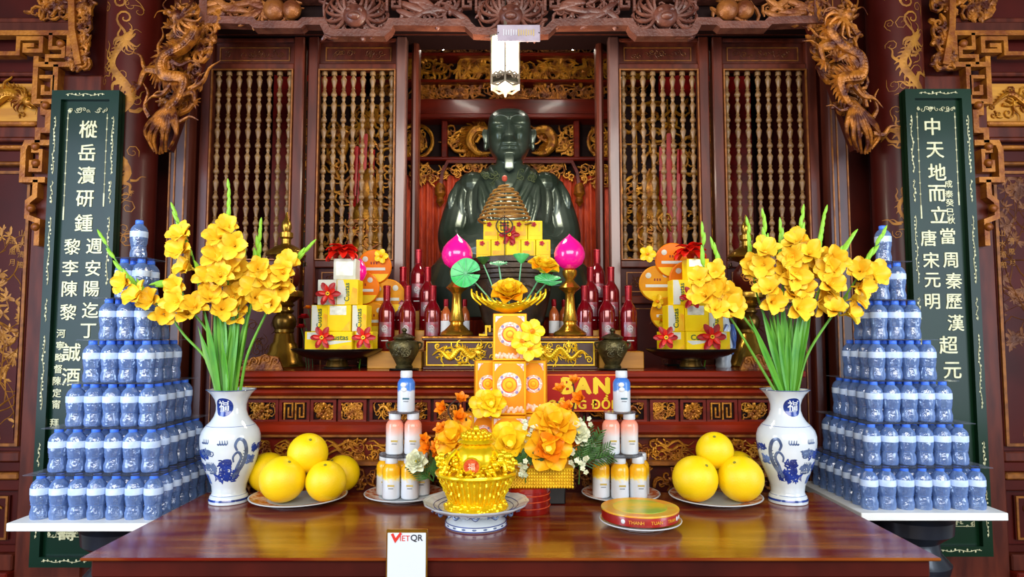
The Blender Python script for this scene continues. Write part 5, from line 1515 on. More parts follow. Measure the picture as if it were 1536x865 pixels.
link('seal_character', text_mesh('福', .024, 'joss_pink', .0004), sl, TR(0, 0, .0074) @ RX(-PI / 2))
for s in (-1, 1):
    MB().tube(catmull([V(s * .062, -.03, .185), V(s * .085, -.06, .16), V(s * .095, -.075, .13)], 5), .007, 8).obj('garland', 'shiny_gold', t)
    q = MB()
    for k in range(30):
        a, b = g.uniform(0, 6.28), math.sqrt(g.random()) * .036
        q.ball((0, 0, 0), (.010, .010, .004), 7, 4, TR(s * .088 + b * math.cos(a), -.045 + .02 * math.sin(k), .145 + b * math.sin(a)) @ Euler((g.uniform(.5, 1.6), g.uniform(-1, 1), 0)).to_matrix().to_4x4())
    q.obj('coin_pile', 'shiny_gold', t)['kind'] = 'stuff'

# ================================================================== black footed trays with biscuit box towers
def biscuit(loc, w, h, dp, label, kind, rz=0., group='biscuit boxes on the black trays'):
    """kind: word = name along the front, side = name up the side, plain = patterned, white = back of box"""
    t = thing('biscuit_box', label, 'box', loc, rz, group)
    MB().box((0, 0, h / 2), (w, dp, h - .0008), .0015).obj('carton', 'box_white' if kind == 'white' else 'yellow_box', t)
    y = -dp / 2 - .0008
    if kind == 'word':
        q = MB(); q.prism([(-w * .48, h * .5), (-w * .3, h * .36), (w * .48, h * .52), (w * .48, h * .56), (-w * .48, h * .56)], y, y + .001); q.obj('printed_swoosh', 'box_white', t)
        MB().prism([(-w * .1, .002), (w * .48, .002), (w * .48, h * .33), (w * .2, h * .36), (0, h * .2)], y, y + .001).obj('printed_biscuit', 'box_orange', t)
        link('lettering', text_mesh('Custas', min(w * .27, h * .5), 'box_green', .0006, .0004), t, TR(0, y - .001, h * .72))
    elif kind == 'side':
        MB().prism([(-w * .47, .002), (-w * .12, .002), (-w * .02, h * .5), (-w * .2, h - .002), (-w * .47, h - .002)][::1], y, y + .001).obj('printed_swoosh', 'box_white', t)
        MB().prism([(w * .12, .004), (w * .47, .004), (w * .47, h * .62), (w * .25, h * .7)], y, y + .001).obj('printed_biscuit', 'box_orange', t)
        link('lettering', text_mesh('Custas', min(h * .27, w * .5), 'box_green', .0006, .0004), t, TR(-w * .02, y - .001, h * .5) @ RY(-PI / 2))
    elif kind == 'plain':
        MB().prism([(-w * .4, h * .62), (w * .3, h * .62), (w * .3, h * .96), (-w * .4, h * .96)], y, y + .001).obj('printed_panel', 'silver_print', t)
        MB().prism([(w * .1, .003), (w * .46, .003), (w * .46, h * .4)], y, y + .001).obj('printed_biscuit', 'box_orange', t)
    elif kind == 'white':
        MB().prism([(-w * .38, h * .2), (w * .38, h * .2), (w * .38, h * .85), (-w * .38, h * .85)], y, y + .001).obj('printed_panel', 'silver_print', t)
    return t
def rosette(px, py, d, r, label, group):
    p = at(px, py, d); t = thing('ribbon_rosette', label, 'bow', p, 0, group); g = random.Random(px)
    me = MB().sheet(petal_rows(r * .95, r * .5, .25, 1.6, 5, 6, .002, .5, .5)).mesh('ribbon_loop', 'red_rosette', 0)
    for ring, (n_, tl) in enumerate(((9, 1.15), (8, .7), (6, .3))):
        for k in range(n_):
            link('ribbon_loop', me, t, TR(0, 0, -.012 + .006 * ring) @ RZ(2 * PI * k / n_ + ring * .4 + g.uniform(-.15, .15)) @ TR(.003, 0, 0) @ RY(tl + g.uniform(-.15, .15)) @ SCL(1, 1, 1 - .12 * ring))
    return t
TD = 2.78
for sd, cpx in (('left', 506), ('right', 1036)):
    cx_ = xat(cpx, 525, TD)
    t = thing('footed_tray', 'black lacquered footed tray under the %s biscuit tower' % sd, 'tray', (cx_, TD, AZ), 0, 'black footed trays')
    R_ = .184
    MB().lathe([(.055, 0), (.06, .003), (.058, .008), (.05, .010)], 36).obj('foot_ring', 'black_lacquer', t)
    MB().lathe([(.045, .008), (.047, .012), (.040, .036), (.048, .04)], 32).obj('brass_stem', 'dull_brass', t)
    MB().lathe([(.05, .036), (.11, .044), (.15, .058), (.178, .074), (R_, .080), (R_ + .001, .084), (R_ - .004, .085), (.17, .078), (.14, .071), (.01, .070)], 48).obj('tray', 'black_lacquer', t)
    z = AZ + .0705; T = TD - .01
    u = TD / 1000.
    mir = 1 if sd == 'left' else 1
    def X(px): return xat(px, 500, T)
    o = cpx - 506
    L = 'left' if sd == 'left' else 'right'
    h1, h2, h3, h4 = zat(497, T) - z, .109, .105, .088
    biscuit((X(478 + o), T + .02, z), .096, h1, .10, 'yellow carton at the left of the bottom row of the %s biscuit tower' % L, 'plain')
    biscuit((X(514 + o), T - .02, z), .112, h1, .10, 'yellow carton lettered along its front, bottom centre of the %s biscuit tower' % L, 'word')
    biscuit((X(548 + o), T + .02, z), .075, h1, .10, 'yellow carton at the right of the bottom row of the %s biscuit tower' % L, 'plain')
    z += h1
    biscuit((X(482 + o), T + .02, z), .068, h2, .10, 'yellow carton standing at the left of the second row of the %s biscuit tower' % L, 'side')
    biscuit((X(512 + o), T + .01, z), .096, h2, .10, 'yellow carton standing in the middle of the second row of the %s biscuit tower' % L, 'plain')
    biscuit((X(541 + o), T + .02, z), .060, h2, .10, 'yellow carton standing at the right of the second row of the %s biscuit tower' % L, 'side')
    z += h2
    biscuit((X(492 + o), T + .02, z), .078, h3, .09, 'pale carton at the left of the third row of the %s biscuit tower' % L, 'white' if sd == 'left' else 'side')
    biscuit((X(523 + o), T + .01, z), .088, h3, .09, 'yellow carton at the right of the third row of the %s biscuit tower' % L, 'side' if sd == 'left' else 'plain')
    z += h3
    biscuit((X(517 + o), T + .02, z), .092, h4, .08, '%s carton crowning the %s biscuit tower' % ('white' if sd == 'left' else 'yellow and white', L), 'white' if sd == 'left' else 'plain')
    rosette(513 + o - (0 if sd == 'left' else 8), 377, T, .078, 'big shiny red ribbon rosette on top of the %s biscuit tower' % L, 'red ribbon rosettes')
    sp = ((491, 440, .048), (484, 506, .045), (546, 506, .045)) if sd == 'left' else ((507, 446, .046), (468, 506, .046), (537, 505, .055))
    for k, (px, py, s) in enumerate(sp):
        p = at(px + o, py, T - .075)
        poinsettia('artificial_poinsettia', 'dark red poinsettia on the %s of the %s biscuit tower' % (('third row', 'bottom left corner', 'bottom right corner')[k], L), (p.x, T - (.06 if k == 0 and sd == 'left' else .078), p.z), s, 'poinsettias on the biscuit towers', mats=('poinsettia', 'red_rosette'))
    # fan of orange gift packets beside the tower
    pk = ((562, 400, 26, 'upper'), (545, 432, 25, 'front'), (582, 445, 27, 'rear'), (558, 478, 26, 'lower')) if sd == 'left' else ((478, 390, 26, 'upper'), (500, 418, 27, 'front'), (455, 425, 27, 'rear'), (470, 470, 25, 'lower'))
    for k, (px, py, rp, nm) in enumerate(pk):
        dd = 2.972 - .013 * {'rear': 0, 'lower': 1, 'upper': 2, 'front': 3}[nm]; p = at(px + (o if sd == 'right' else 0), py, dd); r = rp * dd / 1000
        q = thing('gift_packet', 'round glossy orange gift packet, %s one of the fan by the %s biscuit tower' % (nm, L), 'packet', (p.x, dd, p.z), 0, 'orange gift packets')
        q.rotation_euler = (PI / 2 + .12, 0, 0)
        MB().lathe([(r * .96, 0), (r, .003), (r, .008), (r * .95, .012), (r * .02, .0145)], 36).obj('packet', 'packet_orange' if k < 2 else 'packet_amber', q)
        MB().prism([(r * .93 * math.cos(a), r * .93 * math.sin(a)) for a in [PI + .45 + (PI - .9) * i / 10 for i in range(11)]], -.0150, -.0118, RX(-PI / 2)).obj('printed_band', 'sign_yellow', q)
        q.location.z += .0
        MB().box((0, -.12 * r, .0146), (r * 1.3, r * .16, .0012)).obj('printed_name', 'box_white', q)
        for j, (a, b) in enumerate(((-.5, .45), (.45, .5), (.1, -.62))):
            MB().lathe([(r * .16, .0125), (r * .16, .0142), (.001, .0145)], 14).obj('round_emblem', 'silver_print', q, TR(a * r, b * r, 0))
        for j in range(3):
            MB().box((-.012 + .012 * j, .22 * r, .0145), (.006, .011, .0015)).obj('printed_sign', 'packet_print', q)
    for k, (px, py, s) in enumerate(((572, 384, .03),) if sd == 'left' else ((441, 381, .036), (455, 452, .03), (462, 480, .03))):
        p = at(px + (o if sd == 'right' else 0), py, 2.915)
        q = thing('artificial_orchid', 'yellow artificial orchid bloom %s on the %s orange packets' % (('at the top', 'in the middle', 'at the foot')[k], L), 'flower', p, 0, 'yellow orchids on the packets'); q.rotation_euler = (PI / 2, 0, k * .4)
        pm = MB().sheet(petal_rows(s, s * .9, .2, .7, 5, 5, .001, .5, .35)).mesh('petal', 'petal_lemon', 0)
        for j in range(5): link('petal', pm, q, RZ(j * 2 * PI / 5) @ TR(.003, 0, 0) @ RY(1.1))
        MB().ball((0, 0, .008), (.007, .007, .01), 8, 6).obj('lip', 'petal_orange', q)
    # packet rack and flower block behind
    b = thing('packet_rack', 'dark wooden rack holding the orange packets beside the %s wine' % L, 'rack', (xat(548 if sd == 'left' else 478 + o, 500, 3.01), 3.01, AZ), 0, 'packet racks')
    MB().bx(-.016, .016, -.022, .02, 0, .50, .004).obj('post', 'dark_red', b)
    MB().bx(-.03, .03, -.03, .035, 0, .012, .003).obj('foot', 'black_lacquer', b)
    # pink balloon-like bud and small red flowers
    p = at(538 if sd == 'left' else 1057, 404, 2.84)
    q = thing('pink_bud', 'glossy pale pink bud ornament behind the %s biscuit tower' % L, 'ornament', (p.x, 2.86, p.z - .05), 0, 'pink buds')
    MB().lathe([(.008, 0), (.02, .012), (.03, .035), (.028, .06), (.015, .085), (.001, .1)], 20).obj('bud', 'pink_globe', q)
    MB().tube([V(0, 0, 0), V(.01, .01, -.3), V(.0, .02, p.z * 0 - (p.z - .05 - AZ))], .003, 6).obj('stalk', 'stem_green', q)
for k, (px, py, s) in enumerate(((456, 478, .026), (452, 492, .022), (462, 463, .018))):
    p = at(px, py, 2.9)
    q = thing('artificial_rose', '%s artificial rose beside the left candle stand' % ('dark red', 'crimson', 'small orange')[k], 'flower', p, 0, 'roses by the left candle stand')
    for ring, (n_, tl) in enumerate(((6, 1.1), (5, .7), (4, .3))):
        bloom_mb = bloom(MB(), n_, s, s, .2, .6, tl, .002, 0, ring * .5)
        bloom_mb.obj('petal_ring', 'petal_orange' if k == 2 else 'poinsettia', q)
    MB().tube([V(0, 0, 0), V(.01, .01, -.05), V(.02, .02, AZ - p.z)], .002, 5).obj('stalk', 'fern_green', q)

# ================================================================== centre arrangement
CD = 2.335
cxc = xat(790, 745, CD)
t = thing('red_drum', 'round red lacquered drum box under the gold planter', 'box', (cxc, CD, TZ))
MB().lathe([(.078, 0), (.08, .004), (.08, .072), (.083, .074), (.083, .088), (.078, .09)], 40).obj('body', 'bucket_red', t)
for z in (.022, .044, .064):
    MB().tube([V(.0805 * math.cos(a), .0805 * math.sin(a), z) for a in [2 * PI * k / 40 for k in range(41)]], .0016, 5).obj('gilt_ring', 'seal_red', t)
PLZ = TZ + .090
t = thing('planter_block', 'dark block supporting the right end of the gold planter', 'block', (xat(832, 745, CD + .06), CD + .06, TZ))
MB().bx(-.04, .04, .02, .12, 0, .08, .004).obj('core', 'black_lacquer', t)
MB().bx(-.044, .044, .016, .124, .08, .09, .003).obj('cap', 'black_lacquer', t)
x0, x1 = xat(676, 715, CD), xat(858, 715, CD)
t = thing('gold_planter', 'long beaded gold planter holding the yellow flowers', 'planter', ((x0 + x1) / 2, CD, PLZ))
w = (x1 - x0) / 2
MB().bx(-w + .004, w - .004, -.072, .22, 0, .064, .006).obj('trough', 'bright_gold', t)
for r in range(6):
    q = MB(); n_ = 46
    for k in range(n_):
        q.ball((-w + (k + .5) * 2 * w / n_, -.074, .006 + r * .0106), (.0042, .004, .0052), 6, 4)
    q.obj('bead_row', 'bright_gold', t)['kind'] = 'stuff'
fr = MB(); fr.bx(-w, w, -.078, .224, .060, .068, .003); fr.obj('rim', 'bright_gold', t)
JZ = PLZ + .068
# ---- tower of orange joss-paper boxes
def joss(loc, w, h, dp, label, rz=0., big=True):
    t = thing('joss_paper_box', label, 'box', loc, rz, 'orange joss-paper boxes')
    MB().box((0, 0, h / 2), (w, dp, h - .001), .002).obj('carton', 'joss_orange', t)
    y = -dp / 2 - .0006
    f = MB(); frame_band(f, -w / 2 + .005, w / 2 - .005, .005, h - .006, .005, .0016, y); f.obj('gilt_border', 'joss_gold', t)
    mz = h * .56; r = w * .36
    M = TR(0, y, mz) @ RX(PI / 2)
    md = MB().lathe([(r, 0), (r, .0012), (.001, .0014)], 28).obj('medallion', 'joss_pink', t, M)
    for rr, m_, zz in ((r * .80, 'joss_white', .0016), (r * .66, 'joss_red', .0022), (r * .56, 'joss_gold', .0028), (r * .34, 'joss_orange', .0034), (r * .22, 'joss_gold', .004)):
        MB().lathe([(rr, .001), (rr, zz), (.001, zz + .0003)], 24).obj('medallion_ring', m_, md)
    for k in range(8):
        a = k * PI / 4
        MB().ball((0, 0, 0), (r * .13, r * .13, .0012), 8, 4).obj('medallion_petal', 'joss_violet' if k % 2 else 'joss_white', md, TR(r * .86 * math.cos(a), r * .86 * math.sin(a), .0016))
    for sx in (-1, 1):
        MB().prism([(0, 0), (-sx * w * .22, 0), (-sx * w * .10, -h * .05), (-sx * .0, -h * .14)] if sx < 0 else [(0, 0), (0, -h * .14), (-w * .10, -h * .05), (-w * .22, 0)], y - .0008, y + .0005).obj('corner_ornament', 'joss_white', t, TR(sx * (w / 2 - .009), 0, h - .010))
    g = random.Random(int(loc[0] * 1000)); q = MB()
    for k in range(16):
        q.ball((-w / 2 + .012 + (w - .024) * k / 15, y, .018 + g.uniform(-.006, .012)), (.006, .0012, .008), 6, 4)
    q.obj('wave_border', 'joss_pink', t)['kind'] = 'stuff'
    return t
jd = 2.455
def jx(px): return xat(px, 580, jd)
zA, zB, zC, zD = JZ - .0, zat(620, jd), zat(540, jd), zat(470, jd)
g3 = 'orange joss-paper boxes'
names = ('left', 'centre', 'right')
for nm, px, w_, dy, rz in (('outer left', 696, .075, .05, .15), ('left', 724, .085, .02, .12), ('centre', 763, .122, -.03, 0.), ('right', 805, .082, .02, -.12), ('outer right', 841, .07, .05, -.15)):
    joss((jx(px), jd + dy, zA), w_, zB - zA - .001, .06, 'orange joss-paper box with a medallion, %s of the bottom row of the tower' % nm, rz)
for nm, px, w_, dy, rz in (('left', 730, .09, .025, .14), ('centre', 764, .122, -.02, 0.), ('right', 802, .09, .025, -.14)):
    joss((jx(px), jd + dy, zB), w_, zC - zB - .001, .06, 'orange joss-paper box with a round medallion, %s of the middle row' % nm, rz)
joss((jx(765), jd - .01, zC), .122, zD - zC - .001, .07, 'orange joss-paper box with a medallion at the top of the tower')
MB_ = None
# ---- gold ingot boat with wings on top
p = at(763, 462, jd)
t = thing('gold_ingot', 'boat-shaped gold ingot ornament with upswept ends under the lotus', 'ornament', (p.x, jd, zD))
rows = []
for i in range(21):
    s = -1 + i / 10; w_ = .018 + .022 * (1 - s * s)
    zt = .014 + .052 * abs(s) ** 1.8; x = s * .14
    rows.append([(x, w_ * math.cos(a) , zt + (.022 * (1 - abs(s) ** 2.) + .004) * math.sin(a)) for a in [PI * k / 10 + PI for k in range(11)]] + [(x, w_ * math.cos(a), zt + .006 * math.sin(a)) for a in [PI * k / 6 for k in range(1, 6)]])
vs = [q for r in rows for q in r]; n_ = len(rows[0]); fs = []
for i in range(20):
    for j in range(n_):
        k = (j + 1) % n_; fs.append((i * n_ + j, i * n_ + k, (i + 1) * n_ + k, (i + 1) * n_ + j))
fs.append(tuple(reversed(range(n_)))); fs.append(tuple(20 * n_ + j for j in range(n_)))
mn = min(v[2] for v in vs)
MB().add([(x, y, z - mn) for x, y, z in vs], fs).obj('boat', 'shiny_gold', t)
q = MB()
for s in (-1, 1):
    for k in range(6):
        q.tube(catmull([V(s * .02 * k, -.03, .012), V(s * (.03 + .02 * k), -.035, .02 + .004 * k), V(s * (.045 + .018 * k), -.028, .03 + .008 * k)], 3), .0035, 5)
scrolls(q, .1, .03, 9, 3, .003, .012)
q.obj('filigree', 'shiny_gold', t, TR(0, -.006, .018))
# ---- yellow lotus, leaves and pods
LZ = zD + .03
def lotus(name, label, px, py, d, s, facing, mats=('petal_yellow', 'petal_lemon'), stemto=None, cat='flower', group=None, rings=((7, 1.0, 1., .85), (6, .62, .95, .85), (5, .3, .85, .85), (4, .08, .7, .85)), tip=.55):
    p = at(px, py, d); t = thing(name, label, cat, p, 0, group)
    M = aim(facing)
    for ring, (n_, tl, k_, wd) in enumerate(rings):
        pm = MB().sheet(petal_rows(s * k_, s * wd * k_, .38, .35, 5, 6, 0, tip, .35)).mesh('petal', mats[ring % 2], 0)
        for j in range(n_):
            link('petal', pm, t, M @ RZ(2 * PI * j / n_ + ring * .4) @ TR(.004, 0, .002 * ring) @ RY(tl))
    MB().lathe([(.001, 0), (s * .2, .002), (s * .24, s * .3), (.001, s * .32)], 14).obj('seed_head', 'petal_lemon', t, M)
    if stemto:
        e = at(*stemto) - p
        MB().tube(catmull([V(0, 0, 0), e * .5 + V(0, .01, -.006), e], 5), .0032, 6).obj('stalk', 'mint_pale', t)
    return t
ld = 2.42
lotus('artificial_lotus', 'large open yellow lotus above the gold ingot', 763, 446, ld - .02, .070, (0, -.75, .8), stemto=(765, 462, ld + .03))
lotus('artificial_lotus', 'pale-edged yellow lotus leaning right above the ingot', 814, 408, ld + .03, .064, (.2, -.5, .9), stemto=(783, 458, ld + .03))
def lily_pad(px, py, d, r, facing, label, stemto, m='mint_green'):
    p = at(px, py, d); t = thing('lotus_leaf', label, 'leaf', p, 0, 'green lotus leaves'); M = aim(facing); q = MB()
    n_ = 26; rows = []
    for i in range(5):
        rr = r * (.06 + .94 * i / 4)
        rows.append([(rr * math.cos(a), rr * math.sin(a), .18 * r * (i / 4) ** 2 + .05 * r * math.sin(a * 5) * (i / 4) ** 2) for a in [.15 + (2 * PI - .3) * k / n_ for k in range(n_ + 1)]])
    q.sheet(rows); q.obj('blade', m, t, M)
    v = MB()
    for k in range(10):
        a = .4 + k * .6
        v.tube([V(0, 0, .004), V(r * .5 * math.cos(a), r * .5 * math.sin(a), .05 * r + .003), V(r * .95 * math.cos(a), r * .95 * math.sin(a), .17 * r + .003)], .0012, 4)
    v.obj('leaf_vein', 'mint_pale', t, M)
    e = at(*stemto) - p
    MB().tube(catmull([V(0, 0, 0), e * .5 + V(0, .01, .004), e], 5), .003, 6).obj('stalk', 'mint_pale', t)
lily_pad(699, 410, ld, .056, (-.2, -1, .25), 'round green lotus leaf standing at the left of the ingot', (745, 460, ld + .03))
lily_pad(822, 422, ld, .05, (.1, -.5, .9), 'round green lotus leaf lying under the right lotus', (790, 460, ld + .03))
lily_pad(748, 397, ld + .04, .034, (0, -.35, 1), 'small pale green lotus leaf rising behind the large lotus', (757, 460, ld + .03), 'mint_pale')
def pod(px, py, d, r, label, stemto, m):
    p = at(px, py, d); t = thing('lotus_pod', label, 'seed pod', p, 0, 'lotus pods')
    MB().lathe([(.004, -r * .9), (r * .45, -r * .6), (r * .85, -.1 * r), (r, .15 * r), (r * .95, .25 * r), (r * .2, .2 * r)], 20, rf=lambda a, i, z: 1 + .04 * math.cos(a * 10)).obj('pod', m, t)
    for k in range(6):
        MB().ball((r * .55 * math.cos(k * PI / 3), r * .55 * math.sin(k * PI / 3), .24 * r), r * .12, 6, 4).obj('seed', 'mint_pale', t)
    e = at(*stemto) - p
    MB().tube(catmull([V(0, 0, -r * .8), e * .5 + V(0, .01, 0), e], 5), .0026, 6).obj('stalk', 'mint_pale', t)
pod(782, 384, ld + .02, .030, 'bright green lotus pod on a tall stalk behind the large lotus', (776, 460, ld + .03), 'mint_green')
pod(725, 388, ld + .03, .024, 'dull green lotus pod at the left behind the large lotus', (748, 460, ld + .03), 'fern_green')

# ---- yellow phalaenopsis blooms down the right of the tower
def orchid(px, py, d, s, label, facing=(0, -1, .2), m='petal_lemon', group='yellow orchids on the tower', roll=0., n_=5):
    p = at(px, py, d); t = thing('artificial_orchid', label, 'flower', p, 0, group); M = aim(facing, roll)
    pm = MB().sheet(petal_rows(s, s * .95, .18, .5, 5, 5, .001, .5, .3)).mesh('petal', m, 0)
    for j in range(n_): link('petal', pm, t, M @ RZ(2 * PI * j / n_) @ TR(.003, 0, 0) @ RY(1.2 + .08 * (j % 2)))
    MB().lathe([(.001, 0), (.008, .004), (.009, .012), (.001, .02)], 10).obj('lip', 'petal_orange' if m != 'petal_orange' else 'petal_yellow', t, M)
    return t
for k, (px, py, s, lb) in enumerate(((798, 497, .044, 'yellow orchid bloom at the top right of the joss tower'), (784, 512, .04, 'yellow orchid bloom just left below the topmost one on the tower'), (794, 522, .046, 'yellow orchid bloom above the middle row on the right of the tower'),
                                     (725, 606, .05, 'yellow orchid bloom at the left between the lower rows of the tower'))):
    orchid(px, py, 2.37, s, lb, (.15 * (-1) ** k, -1, .2), roll=k)
# ---- big silk magnolias in the planter
def magnolia(px, py, d, s, facing, label, mats):
    return lotus('silk_magnolia', label, px, py, d, s, facing, mats, None, 'flower', 'silk magnolias in the planter', ((6, 1.2, 1., .95), (4, .7, .85, .95), (3, .25, .7, .95)), .55)
md = 2.27
magnolia(830, 642, md + .03, .088, (.15, -.8, .8), 'big golden silk magnolia at the upper right of the planter', ('petal_yellow', 'petal_yellow'))
magnolia(822, 674, md - .01, .078, (.05, -1, .35), 'big golden silk magnolia drooping over the planter on the right', ('petal_yellow', 'petal_orange'))
magnolia(765, 668, md + .02, .080, (0, -1, .5), 'bright lemon silk magnolia in the middle of the planter', ('petal_lemon', 'petal_lemon'))
magnolia(686, 660, md + .07, .078, (-.35, -.8, .6), 'golden silk magnolia behind the treasure pot on the left', ('petal_yellow', 'petal_yellow'))
magnolia(738, 605, 2.36, .05, (-.1, -1, .2), 'small lemon silk magnolia against the joss tower', ('petal_lemon', 'petal_lemon'))
# ---- twigs with orange buds
def twig(path, blooms, label, d):
    P = [at(px, py, d) for px, py in path]; base = P[0]
    t = thing('blossom_twig', label, 'twig', base, 0, 'orange blossom twigs')
    MB().tube(catmull([q - base for q in P], 6), .003, 5).obj('stem', 'twig', t)
    g = random.Random(path[0][0])
    for px, py, s in blooms:
        f = at(px, py, d - .02) - base; M = TR(*f) @ aim((g.uniform(-.6, .6), -.6, g.uniform(.1, .9)))
        fm = MB(); bloom(fm, 5, s, s * .55, .35, .3, .55, .002, 0, 0); bloom(fm, 4, s * .8, s * .5, .35, .2, .25, .001, 0, .6)
        fm.obj('blossom', 'petal_orange', t, M)
    for k in range(8):
        q = P[-1].lerp(P[0], g.random() * .7) - base + V(g.uniform(-.02, .02), -.01, g.uniform(-.02, .02))
        MB().ball(q, (.004, .004, .007), 6, 4).obj('bud', 'petal_orange' if k % 2 else 'twig', t)
twig([(700, 700), (690, 650), (672, 615), (690, 594)], [(668, 614, .04), (690, 603, .038), (688, 628, .042), (666, 648, .04), (660, 670, .036)], 'dark twig with orange blossoms on the upper left of the planter', 2.36)
twig([(700, 705), (670, 690), (646, 675), (640, 668)], [(645, 672, .042), (655, 688, .045), (636, 660, .03)], 'twig of orange blossoms leaning far left over the yogurt drinks', 2.36)
twig([(820, 690), (850, 640), (862, 600), (858, 566)], [(842, 588, .036), (861, 575, .032), (872, 600, .042), (852, 616, .04)], 'dark twig with orange blossoms rising in front of the red sign', 2.36)
twig([(830, 700), (850, 680), (864, 668), (872, 660)], [(868, 668, .04), (858, 655, .03)], 'short twig of orange blossoms on the right of the planter', 2.34)
# ---- white filler flowers and ferns
def fern(px, py, d, h, label, seed, lean=0.):
    p = at(px, py, d); t = thing('fern_sprig', label, 'foliage', p, 0, 'green fern sprigs'); g = random.Random(seed)
    for k in range(5):
        a = g.uniform(-.8, .8) + lean; L = h * g.uniform(.7, 1.1); q = MB()
        tip = V(math.sin(a) * L, -g.uniform(0, .04), math.cos(a) * L)
        q.tube([V(0, 0, 0), tip * .5 + V(0, -.01, .005), tip], .0015, 4)
        for j in range(16):
            s = .2 + .8 * j / 16; b = tip * s; sd_ = 1 if j % 2 else -1; l = .022 * (1.1 - s * .6)
            q.ball((0, 0, 0), (.003, .0015, l), 5, 3, TR(b.x, b.y, b.z) @ RY(a + sd_ * .8) @ TR(0, 0, l))
        q.obj('frond', 'fern_green', t)
fern(650, 722, 2.37, .10, 'dark green fern hanging beside the left yogurt drinks', 1, -.2)
fern(862, 700, 2.34, .12, 'green fern at the right end of the planter', 2, .5)
fern(878, 690, 2.38, .11, 'feathery fern reaching right towards the yogurt drinks', 3, .9)
fern(792, 702, 2.25, .06, 'small green fern in the middle of the planter edge', 4)
def filler(px, py, d, w, h, label, seed):
    p = at(px, py, d); t = thing('filler_blossom', label, 'flower', p, 0, 'white filler blossoms'); g = random.Random(seed)
    for k in range(14):
        q = V(g.uniform(-w, w), g.uniform(-.02, .02), g.uniform(-h, h))
        fm = MB(); bloom(fm, 5, .009, .008, .1, .3, 1.1, .001); fm.ball((0, 0, .002), .0025, 6, 4)
        fm.obj('floret', 'berry_cream' if k % 3 else 'white_petal', t, TR(*q) @ aim((g.uniform(-.5, .5), -1, g.uniform(-.3, .8))))
    st = MB(); st.tube([V(0, 0, -h * 1.6), V(.004, 0, 0), V(0, 0, h)], .0018, 4); st.obj('sprig', 'fern_green', t)
filler(876, 650, 2.34, .035, .06, 'tall sprig of tiny white blossoms right of the magnolias', 1)
filler(868, 690, 2.30, .03, .05, 'white filler blossoms beside the drooping magnolia', 2)
filler(795, 655, 2.28, .02, .05, 'white filler blossoms between the two magnolias', 3)
filler(788, 702, 2.24, .02, .03, 'white filler blossoms at the planter edge', 4)
lotus('white_silk_flower', 'creamy white silk flower beside the upper magnolia', 866, 650, 2.31, .04, (.2, -1, .4), ('white_petal', 'white_petal'))
lotus('white_silk_flower', 'creamy white silk flower by the left yogurt drinks', 627, 692, 2.36, .042, (-.2, -1, .3), ('white_petal', 'white_petal'))

# ================================================================== red sign
p = at(880, 589, 2.60); w = (xat(942, 589, 2.6) - xat(819, 589, 2.6)) / 2; h = (zat(560, 2.6) - zat(617, 2.6)) / 2
t = thing('hall_sign', 'red sign with yellow capital letters fixed to the altar front', 'sign', (p.x, 2.604, p.z))
MB().box((0, 0, 0), (2 * w, .014, 2 * h), .002).obj('panel', 'sign_red', t)
f = MB(); frame_band(f, -w + .004, w - .004, -h + .004, h - .004, .003, .002, -.0075); f.obj('border', 'petal_orange', t)
link('lettering', text_mesh('BAN', .086, 'sign_yellow', .001, .0, None, 1.22, .0055), t, TR(xat(878, 580, 2.6) - p.x, -.0082, zat(578, 2.6) - p.z))
link('lettering', text_mesh('CÔNG ĐỒNG', .047, 'sign_yellow', .001, .0, None, 1.12, .002), t, TR(xat(883, 604, 2.6) - p.x, -.0082, zat(602.5, 2.6) - p.z))

# ================================================================== payment card stand clipped to the table front
d = TY0 - .016
cw = (xat(641, 830, d) - xat(579, 830, d)) / 2; zt_, zb_ = zat(794, d), TZ - .13
t = thing('card_stand', 'small white card in a gold acrylic frame clipped to the table front', 'card', (xat(610, 830, d), d, zb_))
hh = zt_ - zb_
MB().bx(-cw, cw, 0, .012, 0, hh, .002).obj('holder', 'lamp_brass', t)
MB().bx(-cw + .004, cw - .004, -.002, 0, .004, hh - .008, .001).obj('card', 'card_white', t)
q = MB(); q.band([(-.012, .010, 0.), (-.003, -.008, 0.), (.012, .012, 0.)], .007, .001); q.obj('emblem', 'ink_red', t, TR(-cw + .028, -.0028, hh - .020))
link('lettering', text_mesh('IET', .021, 'ink_red', .0004), t, TR(-.0045, -.0026, hh - .022))
link('lettering', text_mesh('QR', .023, 'ink_dark', .0004, .0003), t, TR(.027, -.0026, hh - .022))
for x in (-.022, .018):
    MB().box((x, -.0024, hh - .125), (.022, .0008, .003)).obj('small_print', 'ink_grey', t)

# ================================================================== blue and white vases with gladioli
VD = 2.458
vprof = [(.0650, 0), (.0675, .002), (.0680, .012), (.0640, .026), (.0600, .030), (.0570, .040), (.0600, .062), (.0700, .090), (.0820, .118), (.0930, .150), (.1000, .185), (.1035, .215), (.1030, .238), (.0970, .258), (.0850, .274), (.0690, .290), (.0580, .308), (.0520, .328), (.0520, .348), (.0580, .368), (.0690, .386), (.0840, .402)]
def vr(z):
    for (r0, z0), (r1, z1) in zip(vprof, vprof[1:]):
        if z0 <= z <= z1: return r0 + (r1 - r0) * (z - z0) / max(1e-6, z1 - z0)
    return vprof[-1][0]
def wrap(mb, lift=.0006):
    """lay flat (x, z) drawing on the vase: x is arc length"""
    out = []
    for x, y, z in mb.v:
        r = vr(z) + lift + max(-.0004, min(.0006, -y * .12)); a = x / .1
        out.append((r * math.sin(a), -r * math.cos(a), z))
    mb.v = out; return mb
def ink(pts, w, n=5, seg=5):
    return catmull([V(a, 0, b) for a, b in pts], seg)
